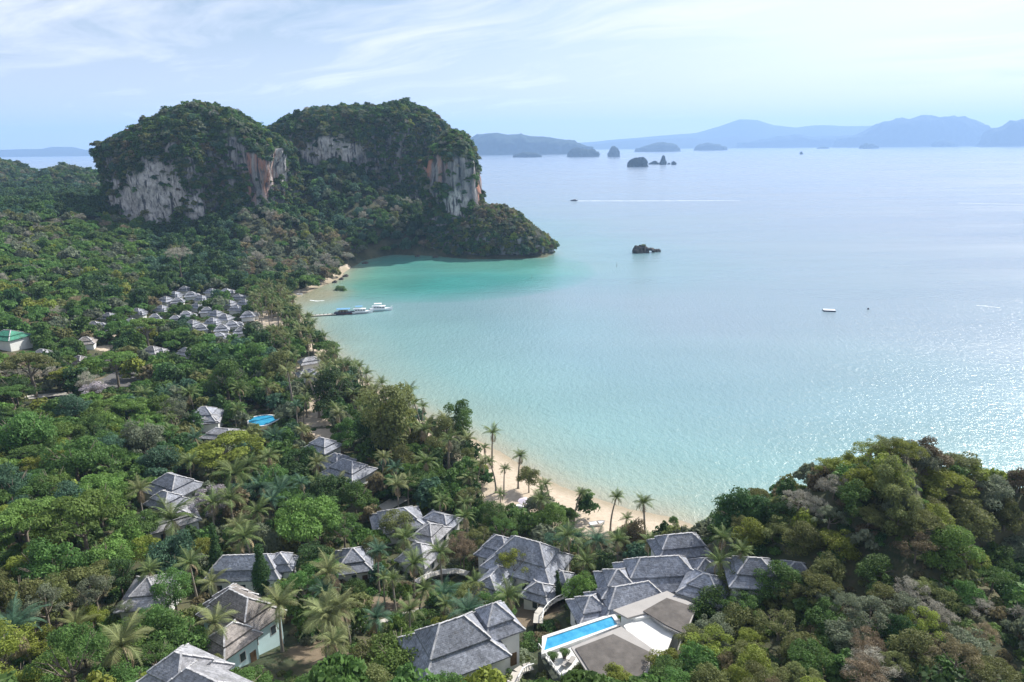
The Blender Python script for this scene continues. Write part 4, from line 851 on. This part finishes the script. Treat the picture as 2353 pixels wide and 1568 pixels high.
PALM = [(540,1092,100,6.5,'palm'),(402,1192,120,6,'palm'),(572,1232,88,8,'palm'),(442,1302,76,7,'palm'),(735,1312,110,8,'palm pale'),(742,1428,130,7.5,'palm pale'),(500,1425,96,7,'palm pale'),(288,1478,140,7,'palm pale'),(52,1440,140,7,'blue-green'),(945,1238,72,7,'palm'),
 (975,1065,62,8.5,'palm'),(1190,1048,42,9,'palm'),(1138,1058,34,9,'palm'),(1157,1078,30,7.5,'palm'),(1116,1030,32,8.5,'palm'),(1266,1110,34,8,'palm'),(1320,1134,34,8,'palm'),(1405,1146,42,8,'palm'),(1487,1163,50,9,'palm'),(1441,1190,36,5.5,'palm'),(1378,1245,74,6,'blue-green'),(1420,1240,66,7,'palm'),(1492,1248,60,5,'palm'),(1330,1235,56,5,'blue-green'),
 (938,898,32,10,'palm'),(968,935,34,8,'palm'),(905,905,30,9,'palm'),(610,885,46,9,'palm'),(625,1008,66,6,'blue-green'),(638,1128,90,5,'blue-green'),(600,1120,70,4.5,'blue-green'),(1015,1385,56,7,'palm'),(958,1352,60,7,'palm'),(905,1335,50,8,'palm'),(1085,1340,50,6,'palm'),(665,855,44,14,'palm pale'),(725,865,44,14,'palm pale'),(328,905,50,8,'palm'),(320,1130,64,7,'palm pale'),
 (1660,1240,60,6,'palm'),(1700,1268,60,6,'palm'),(1655,1290,70,5,'palm'),(340,1310,60,7,'palm'),(160,1440,80,5,'olive'),(1005,1150,50,6,'palm'),(880,1330,44,6,'palm'),(1065,1160,46,6,'palm'),(780,950,44,9,'palm pale'),(700,900,36,9,'palm pale'),(690,990,40,7,'palm pale'),(1240,1125,30,6,'palm'),(1350,1250,50,5,'palm'),(840,950,40,8,'palm'),(1150,1140,34,6,'palm'),(720,1110,50,6,'palm'),(1290,1230,34,4,'palm'),(1530,1250,34,5,'palm')]
for (px, py, wpx, hh, cl_) in PALM:
    wpx *= 1.0
    p, w = march(px, py, lambda w: hh); put_palm(p.x, p.y, wpx*.64*w/F, hh, col=cl_)
TA = lambda: np.array(TREES)
def ok_clear(x, y, z, Rr, slack=.58):
    px, py, w = proj(x, y, z)
    rp = Rr*F/w
    for (a, b_, rx, ry, wd) in CLEAR:
        if w < wd+4 and ((px-a)/(rx+rp*slack))**2+((py-b_)/(ry+rp*slack))**2 < 1: return False
    return True
def ok_foot(x, y, r):
    return all((x-a)**2+(y-b_)**2 > (c_+r)**2 for a, b_, c_ in FOOT)
# palms scattered along the shore belt
n = 0
for k in range(4000):
    if n >= 125: break
    y = rnd.uniform(150, 385); x = rnd.uniform(-175, 34); d = float(sdist(x, y))
    if not (2.5 < d < 24): continue
    if any((x-a)**2+(y-b_)**2 < (3.1 if y > 230 else 4.2)**2 for a, b_, _ in TREES): continue
    hh = rnd.uniform(6.5, 10.5)
    if not ok_foot(x, y, 1) or not ok_clear(x, y, float(ground(x, y))+hh, 2.6, .4): continue
    if y < 205 and (d < 8 or (x > 8 and rnd.random() < .8)): continue
    put_palm(x, y, rnd.uniform(3.2, 4.4), hh, col=rnd.choice(('palm', 'palm', 'palm pale', 'olive')), nf=14); n += 1
n = 0
for k in range(3000):
    if n >= 46: break
    y = rnd.uniform(82, 215); x = rnd.uniform(-.55*y, .28*y); d = float(sdist(x, y))
    if d < 13 or any((x-a)**2+(y-b_)**2 < (c_*.5+2.6)**2 for a, b_, c_ in TREES): continue
    hh = rnd.uniform(5, 9); Rr = rnd.uniform(2.8, 4.4)
    if not ok_foot(x, y, .6) or not ok_clear(x, y, float(ground(x, y))+hh, Rr, .15): continue
    put_palm(x, y, Rr, hh, col=rnd.choice(('palm', 'palm', 'palm pale', 'blue-green'))); n += 1
# scattered woodland, colours by area of the hillside
def mix_for(px, py, x, y):
    if px > 1560: return dict(olive=6, yg=6, mid=5, brown=1, grey=5, bare=1.5, dark=.5)
    if py > 1330: return dict(mid=4, bright=4, yg=3, dark=2, olive=2, grey=1)
    if px < 380 and py > 930: return dict(bright=6, mid=5, dark=1, yg=1, blue=1)
    if py > 930: return dict(dark=4, mid=5, olive=3, yg=1, grey=2, blue=2, brown=1)
    if py > 640: return dict(mid=5, olive=4, bright=3, dark=3, grey=2, brown=1, bare=2, yg=2) if px < 360 else dict(dark=4, mid=5, olive=3, grey=3, blue=2, bright=1)
    if px < 330 and py > 500: return dict(mid=7, bright=4, olive=3, bare=2.5, grey=4, yg=1)
    if px < 560 : return dict(dark=8, blue=5, mid=4, olive=1)  # shaded slope: the shade is put into darker, bluer crown colours
    if py > 480+(px-560)*.30 and px < 960: return dict(olive=7, brown=3, bare=4, grey=8, mid=4, dark=2, yg=1)
    return dict(dark=5, blue=5, mid=4, olive=2, grey=2, bare=1)
NM = {'dark': ('dark green', ['broad', 'tall', 'broad']), 'mid': ('mid green', ['broad', 'layered', 'loose']), 'bright': ('bright green', ['layered', 'broad']), 'yg': ('yellow-green', ['broad', 'loose']), 'olive': ('olive', ['broad', 'loose', 'layered']), 'grey': ('grey-green', ['loose', 'broad']), 'blue': ('blue-green', ['broad', 'loose']), 'brown': ('brownish', ['broad', 'loose']), 'bare': ('bare grey', ['bare'])}
FI = {'dark': [0, 1], 'mid': [2, 3], 'bright': [5], 'yg': [10], 'olive': [4], 'grey': [6], 'blue': [9], 'brown': [8], 'bare': [7]}
cand = []; TN = TA(); hgrid = {}
def hkey(x, y): return (int(x//8), int(y//8))
for a, b_, c_ in TREES: hgrid.setdefault(hkey(a, b_), []).append((a, b_, c_))
def near_ok(x, y, r, k):
    i, j = hkey(x, y)
    for u in range(i-2, i+3):
        for v in range(j-2, j+3):
            for a, b_, c_ in hgrid.get((u, v), ()):
                if (x-a)**2+(y-b_)**2 < ((c_+r)*k)**2: return False
    return True
Y = 56.
while Y < 1130:
    stp = 4.4 if Y < 235 else (5.4 if Y < 480 else (6.4 if Y < 760 else 9)); X = -.80*Y-14
    while X < min(.80*Y+12, 150):
        x = X+rnd.uniform(-.5, .5)*stp; y = Y+rnd.uniform(-.5, .5)*stp; X += stp*(1. if Y > 235 else .92)
        d = float(sdist(x, y)) if abs(x) < 900 else 99
        lim = 11.5 if (y < 178 and x < 46) else np.interp(y, (178, 215), (10, 3))
        if y < 132 and x > 45: lim = 1.2
        if y > 395: lim = 1.
        if y > 495: lim = .1
        if d < lim: continue
        gz = float(ground(x, y)); px, py, w = proj(x, y, gz+3)
        if px < -120 or px > W+120 or py > H+120: continue
        if y > 500 and any(((x-cx_)/ax_)**2+((y-cy_)/ay_)**2 < .8 for cx_, cy_, ax_, ay_ in ((-260,592,75,44),(-141,702,95,46),(-47,577,22,24),(-10,560,42,27),(-552,868,74,60),(-705,960,62,60))): continue
        mw = mix_for(px, py, x, y); kk = rnd.choices(list(mw), list(mw.values()))[0]
        if fbm(np.array([x]), np.array([y]), 35, 11)[0] > .07 and rnd.random() < .55: kk = max(mw, key=mw.get)
        Rr = (rnd.uniform(2.2, 4.6) if px < 1500 else rnd.uniform(2.2, 4.0)) if Y < 235 else rnd.uniform(2.8, 6.2) if Y < 760 else rnd.uniform(4, 6)
        if Y < 235 and px < 420: Rr *= 1.25
        hc = Rr*.62+.6 + (rnd.uniform(0, 2) if px < 1500 else 0)
        if px > 1560 and Y < 135: hc = Rr*.40+.4; Rr *= .92
        if not near_ok(x, y, Rr, .34 if px > 1560 and Y < 135 else .44 if Y < 235 else .40): continue
        if not ok_foot(x, y, Rr*.5): continue
        if not ok_clear(x, y, gz+hc, Rr): 
            continue
        hgrid.setdefault(hkey(x, y), []).append((x, y, Rr)); cand.append((Rr/w, x, y, gz, Rr, hc, kk, px, py))
    Y += stp
cand.sort(reverse=True)
nh = sum(1 for o in COL.objects if o.name.startswith('tree')); nb = sum(1 for o in COL.objects if o.name.startswith('bare_tree'))
rest = {}
for (s_, x, y, gz, Rr, hc, kk, px, py) in cand:
    vis = -20 < px < W+20 and py < H+30
    cname, kinds = NM[kk]; kd = rnd.choice(kinds)
    if vis and kk != 'bare' and nh < 298: put_tree(x, y, Rr, kd, cname, hc, rnd.uniform(.85, 1.2)); nh += 1
    elif vis and kk == 'bare' and nb < 72: put_tree(x, y, Rr, 'bare', rnd.choice(('bare grey', 'bare grey', 'dry brown')), hc, rnd.uniform(.85, 1.2)); nb += 1
    else: rest.setdefault('near' if y < 260 else 'hill', []).append((x, y, gz, Rr, hc, kk))
for k_, L in rest.items():
    A = np.array([l[:5] for l in L]); P = np.c_[A[:, 0], A[:, 1], A[:, 2]+A[:, 4]*.85]
    scatter('woodland', P, np.c_[A[:, 3], A[:, 3], A[:, 3]*(1.0+.5*rng.random(len(A)))], [rnd.choice(FI[l[5]]) for l in L], 'dense mixed woodland of green, olive and grey crowns', FP)
# undergrowth
BP = [proto('bush', 20+i, c_, 620, .085) for i, c_ in enumerate(('dark green', 'mid green', 'olive', 'brownish', 'bright green', 'grey-green', 'palm'))]
U = []; Ys = np.arange(42, 420, 2.1)
for Y in Ys:
    st_ = 2.1 if Y < 220 else 3.4
    if Y > 220 and rnd.random() < .35: continue
    xs = np.arange(-.80*Y-8, min(.80*Y+8, 140), st_); xs = xs+rng.uniform(-1, 1, len(xs)); ys = Y+rng.uniform(-1, 1, len(xs)); dd = sdist(xs, ys)
    for x, y, d in zip(xs, ys, dd):
        lim = 10+rnd.uniform(-1, 4) if (y < 390 and x < 46) else 1.
        if d < lim or rnd.random() < .22: continue
        if y > 185 and d < 26 and rnd.random() < .6: continue
        U.append((x, y))
U = np.array(U); uz = ground(U[:, 0], U[:, 1])
ii = np.clip(np.searchsorted(gx, U[:, 0]), 0, len(gx)-1); jj = np.clip(np.searchsorted(gy, U[:, 1]), 0, len(gy)-1)
keep = (SOIL[jj, ii] < .35) & (SAND[jj, ii] < .4)
for a, b_, c_ in FOOT: keep &= ((U[:, 0]-a)**2+(U[:, 1]-b_)**2 > (c_*.9)**2)
pxx, pyy, ww = projn(U[:, 0], U[:, 1], uz+.5)
for (a, b_, rx, ry, wd) in CLEAR: keep &= ~((((pxx-a)/(rx+4))**2+((pyy-b_)/(ry+3))**2 < 1) & (ww < wd+3))
U = U[keep]; uz = uz[keep]; s = .8+1.3*rng.random(len(U))**2
scatter('undergrowth', np.c_[U, uz-.05], np.c_[s, s, s*(.8+.6*rng.random(len(U)))], rng.integers(0, len(BP), len(U)), 'low shrubs and undergrowth between the trees', BP)
flush_labels()

# ------------------------------------------------------------------ boats, pier, rocks and floats
M_hullw = pmat('white_gelcoat', (.80, .82, .84), .3, .04, .5, spec=.5); M_navy = pmat('navy_paint', (.05, .055, .09), .35, .1, 1.); M_blue = pmat('blue_canopy', (.16, .36, .60), .5, .1, 1.); M_rust = pmat('rust_red_paint', (.25, .07, .05), .5, .2, 1.)
def hull(L, B, Hh, n=12):
    m = MB(); S = []
    for i in range(n+1):
        q = i/n; w_ = B/2*(1-max(0, (q-.45)/.55)**2.2)*(.86+.14*min(1, q*4)); zt = Hh*(1+.35*max(0, q-.5)**1.5*2); x = (q-.5)*L
        S.append([(x-.0, -w_*.55, -.35), (x, -w_, zt*.45), (x+(.04*L if i == n else 0), -w_*1.02, zt), (x+(.04*L if i == n else 0), w_*1.02, zt), (x, w_, zt*.45), (x, w_*.55, -.35)])
    for a_, b_ in zip(S, S[1:]):
        for k in range(6):
            if k == 2: m.quad(*[Vector(p)-Vector((0, 0, .12)) for p in (a_[2], b_[2], b_[3], a_[3])])
            else: m.quad(a_[k], b_[k], b_[(k+1) % 6], a_[(k+1) % 6])
    m.quad(*S[0][1:5]); m.quad(S[0][0], S[0][1], S[0][4], S[0][5]); return m
def boat(px, py, L, yaw, label, hm, cm, sup, grp='boats moored in a row off the pier', stripe=None):
    c = atz(px, py, 0); o = empty('boat', c, R(yaw), label=label, cat='boat', group=grp); B = L*.29
    hull(L, B, L*.11).obj('hull', hm, o)
    if stripe: MB().box((0, -B*.5-.01, L*.05), (L*.62, .06, L*.018)).box((0, B*.5+.01, L*.05), (L*.62, .06, L*.018)).obj('stripe', stripe, o)
    z = L*.10
    if sup == 'cabin':
        MB().box((-L*.08, 0, z+.65), (L*.52, B*.74, 1.3)).obj('cabin', M_hullw, o)
        w_ = MB(); 
        for s in (-1, 1):
            for k in range(4): MB().box((-L*.27+k*L*.125, s*B*.37, z+.85), (L*.09, .08, .55)).obj('window', M_glass, o)
        MB().box((L*.185, 0, z+.85), (.08, B*.62, .6)).obj('windscreen', M_glass, o)
        MB().box((-L*.10, 0, z+1.36), (L*.60, B*.86, .10)).obj('deck_roof', M_hullw, o)
        MB().box((-L*.13, 0, z+2.75), (L*.34, B*.7, .09)).obj('canopy', cm, o)
        for sx_ in (-.28, .02):
            for s in (-1, 1): MB().box((L*sx_, s*B*.3, z+2.05), (.07, .07, 1.35)).obj('post', M_hullw, o)
    else:
        MB().box((-L*.10, 0, z+1.75), (L*.62, B*.88, .12)).obj('canopy', cm, o); MB().box((-L*.12, 0, z+.5), (L*.40, B*.6, .7)).obj('cabin', M_wood, o)
        for k in range(5):
            for s in (-1, 1): MB().box((-L*.38+k*L*.14, s*B*.4, z+.85), (.08, .08, 1.8)).obj('post', M_hullw, o)
    MB().tube([(L*.44, -B*.18, z+.1), (L*.44, -B*.18, z+1.), (L*.52, 0, z+1.1), (L*.44, B*.18, z+1.), (L*.44, B*.18, z+.1)], [.06]*5, 5).obj('bow_rail', M_hullw, o)
    MB().box((-L*.5-.2, -.35, .5), (.5, .45, 1.1)).box((-L*.5-.2, .45, .5), (.5, .45, 1.1)).obj('outboard_motor', M_navy, o)
    return o
boat(795,722,11.5,8,'dark-hulled boat with a flat blue canopy at the end of the pier',M_navy,M_blue,'open',stripe=M_rust)
boat(832,720,11,9,'white double-deck boat with blue rear cover, middle one of three',M_hullw,M_blue,'cabin',stripe=M_navy)
boat(876,714,12,7,'outermost white boat with pale aqua bow, farthest from the pier',M_hullw,M_hullw,'cabin',stripe=pmat('aqua_paint', (.25, .60, .62), .4, .05, 1.))
sb = atz(1319, 462, 0); sbo = empty('speedboat', sb, R(180), label='small dark speedboat trailing a long straight white wake', cat='speedboat'); hull(11, 3, 1.2).obj('hull', M_navy, sbo); MB().box((-.5, 0, 1.9), (5, 2.3, .9)).obj('cabin', M_navy, sbo); MB().box((-.5, 0, 2.5), (6, 2.6, .2)).obj('roof', M_hullw, sbo)
M_foam = pmat('foam', (.80, .84, .86), .8, .1, .05)
def wake(pts, w0, w1, lift=.03):
    m = MB(); P = [atz(x, y, lift) for x, y in pts]; T = []
    for a_, b_ in zip(P, P[1:]):
        n = 10
        for k in range(n): T.append(a_.lerp(b_, k/n))
    T.append(P[-1]); n = len(T)
    for k in range(n-1):
        wa = (w0+(w1-w0)*k/n)*(.7+.6*rnd.random()); a_, b_ = T[k], T[k+1]; m.quad(a_-Vector((0, wa, 0)), b_-Vector((0, wa, 0)), b_+Vector((0, wa*.9, 0)), a_+Vector((0, wa*.9, 0)))
    tag(m.obj('wake', M_foam), 'white foam line on the water', None, None, 'stuff')
wake([(1326,462),(1500,462),(1640,461.5),(1700,461.5)], 2.4, .7); wake([(2200,467),(2353,470)], 1.2, .8); wake([(2243,702),(2270,704),(2298,708)], .35, .5)
wake([(712,690),(728,692),(745,691)], .7, .4)
pr = empty('pier', atz(735, 725, 0), 0, label='thin floating pier from the sandy spit to the moored boats', cat='pier'); a_, b_ = atz(698, 727, .5)-pr.location, atz(772, 722, .5)-pr.location
MB().bar(a_, b_, 1.8, .35).obj('deck', M_paving, pr); 
for k in range(1, 8): 
    p = a_.lerp(b_, k/8); MB().bar(p-Vector((0, 0, 1.4)), p+Vector((0, 0, .8)), .22).obj('post', M_wood, pr)
# sea rocks near the middle of the bay
def searock(px, py, blobs, label, sc=1.):
    c = atz(px, py, 0); o = empty('rock', c, 0, label=label, cat='rock'); 
    for i, (x, y, z, rx, rz_) in enumerate(blobs):
        m = MB(); nn, nk = 16, 9
        for k in range(nk+1):
            ph = -.5+2.07*k/nk
            for j in range(nn):
                a = 6.283*j/nn; r_ = rx*math.cos(ph)*(1+n3(math.cos(a)*1.6+i, math.sin(a)*1.6, ph*1.5)*.55); m.v.append((x+r_*math.cos(a), y+r_*math.sin(a)*.8, z+rz_*math.sin(ph)*(1+n3(a, ph, i)*.25)))
        for k in range(nk):
            for j in range(nn): m.f.append((k*nn+j, k*nn+(j+1) % nn, (k+1)*nn+(j+1) % nn, (k+1)*nn+j))
        m.obj('boulder', M_seark, o)
    return o, c
M_seark = pmat('dark_sea_rock', (.075, .068, .06), .9, .5, .5, .8)
o, c = searock(1472, 581, [(-1.5,0,.5,4.6,5.2),(2.8,.5,.8,3.6,5.0),(7.5,.6,2.4,4.2,1.5),(-4,0,1,2.4,5.)], 'dark overhanging sea rock with scrub on top in mid bay')
b2 = link(bpy.data.objects.new('scrub', CROWN['bush', 1]), o); b2.location = (2, 0, 5.5); b2.scale = (2.6, 2.2, 2.2); b2.material_slots[0].link = 'OBJECT'; b2.material_slots[0].material = LEAF['olive']
searock(1507, 579, [(0,0,.2,3.0,2.0),(2.2,0,.8,1.6,1.6)], 'small low dark rock just right of the overhanging one')
rf = empty('raft', atz(1905, 715, 0), R(-12), label='flat square float with a white top alone in the bay', cat='raft'); MB().box((0, 0, .25), (5.8, 3.4, .7)).obj('float', M_navy, rf); MB().box((0, 0, .66), (5.7, 3.3, .12)).obj('deck', M_hullw, rf)
by = empty('buoy', atz(1995, 711, 0), 0, label='tiny dark buoy to the right of the white-topped float', cat='buoy'); MB().tube([(0, 0, -.2), (0, 0, .1), (0, 0, .6), (0, 0, .8)], [.3, .5, .45, .1], 10).obj('float', M_navy, by)
for x, y, lb in ((1417,608,'thin stake standing in the water, right one'), (1222,635,'thin stake standing in the water near the headland')):
    s_ = empty('stake', atz(x, y+6, 0), 0, label=lb, cat='stake', group='stakes in the bay'); MB().tube([(0, 0, -1), (.05, 0, 1.6), (.1, 0, 3.2)], [.10, .09, .05], 6).obj('pole', M_wood, s_)
# small craft and shades on the beach
for x, y, yw, lb in ((688,677,10,'small white dinghy at the root of the mud flat'), (1303,1187,-20,'white kayak on the sand behind the round green tree'), (1372,1205,15,'white kayak on the sand right of the airy green tree'), (1203,1168,-30,'white dinghy on the sand at mid beach')):
    c = march(x, y, lambda w: .4)[0]; k_ = empty('dinghy', c, R(yw), label=lb, cat='dinghy', group='small craft on the sand'); h_ = hull(3.6, 1.3, .5).obj('hull', M_hullw, k_); MB().box((.2, 0, .4), (.3, .9, .06)).obj('seat', M_wood, k_)
M_shade = pmat('pale_canvas', (.66, .60, .68), .8, .05, 1.)
for x, y, lb in ((1206,1152,'pale lilac beach umbrella on the sand'), (1255,1160,'pale umbrella among the beach palms')):
    c = march(x, y, lambda w: 2.3)[0]; u_ = empty('beach_umbrella', (c.x, c.y, float(ground(c.x, c.y))), 0, label=lb, cat='umbrella', group='beach umbrellas')
    m = MB(); P = [(1.7*math.cos(k*math.pi/4), 1.7*math.sin(k*math.pi/4), 2.1) for k in range(8)]
    for k in range(8): m.tri(P[k], P[(k+1) % 8], (0, 0, 2.75))
    m.obj('canopy', M_shade, u_); MB().tube([(0, 0, 0), (0, 0, 2.7)], [.04, .03], 6).obj('pole', M_wood, u_)
# boulders along the far shore
for i, (x, y) in enumerate([(785,643),(795,636),(840,606),(770,650),(960,590),(1002,592)]):
    searock(x, y, [(0,0,.2,1.6+(i % 3)*.5,1.3)], ['dark boulder at the shore edge of the mud flat','second boulder up the far shore','boulder by the narrow far beach','boulder lowest on the mud flat shore','boulder at the inner corner of the green bay','boulder where the headland meets the green bay'][i])
# ------------------------------------------------------------------ haze
hz = MB(); hz.box((0, 9950, 349), (41400, 20700, 702)); M_haze = bpy.data.materials.new('haze'); M_haze.use_nodes = True; t = M_haze.node_tree; t.nodes.clear()
pv_ = N(t, 'ShaderNodeVolumePrincipled'); pv_.inputs['Color'].default_value = (.42, .645, 1.0, 1); pv_.inputs['Density'].default_value = 1.0e-4; pv_.inputs['Anisotropy'].default_value = .15
t.links.new(pv_.outputs[0], N(t, 'ShaderNodeOutputMaterial').inputs['Volume'])
tag(hz.obj('haze', M_haze), kind='stuff')
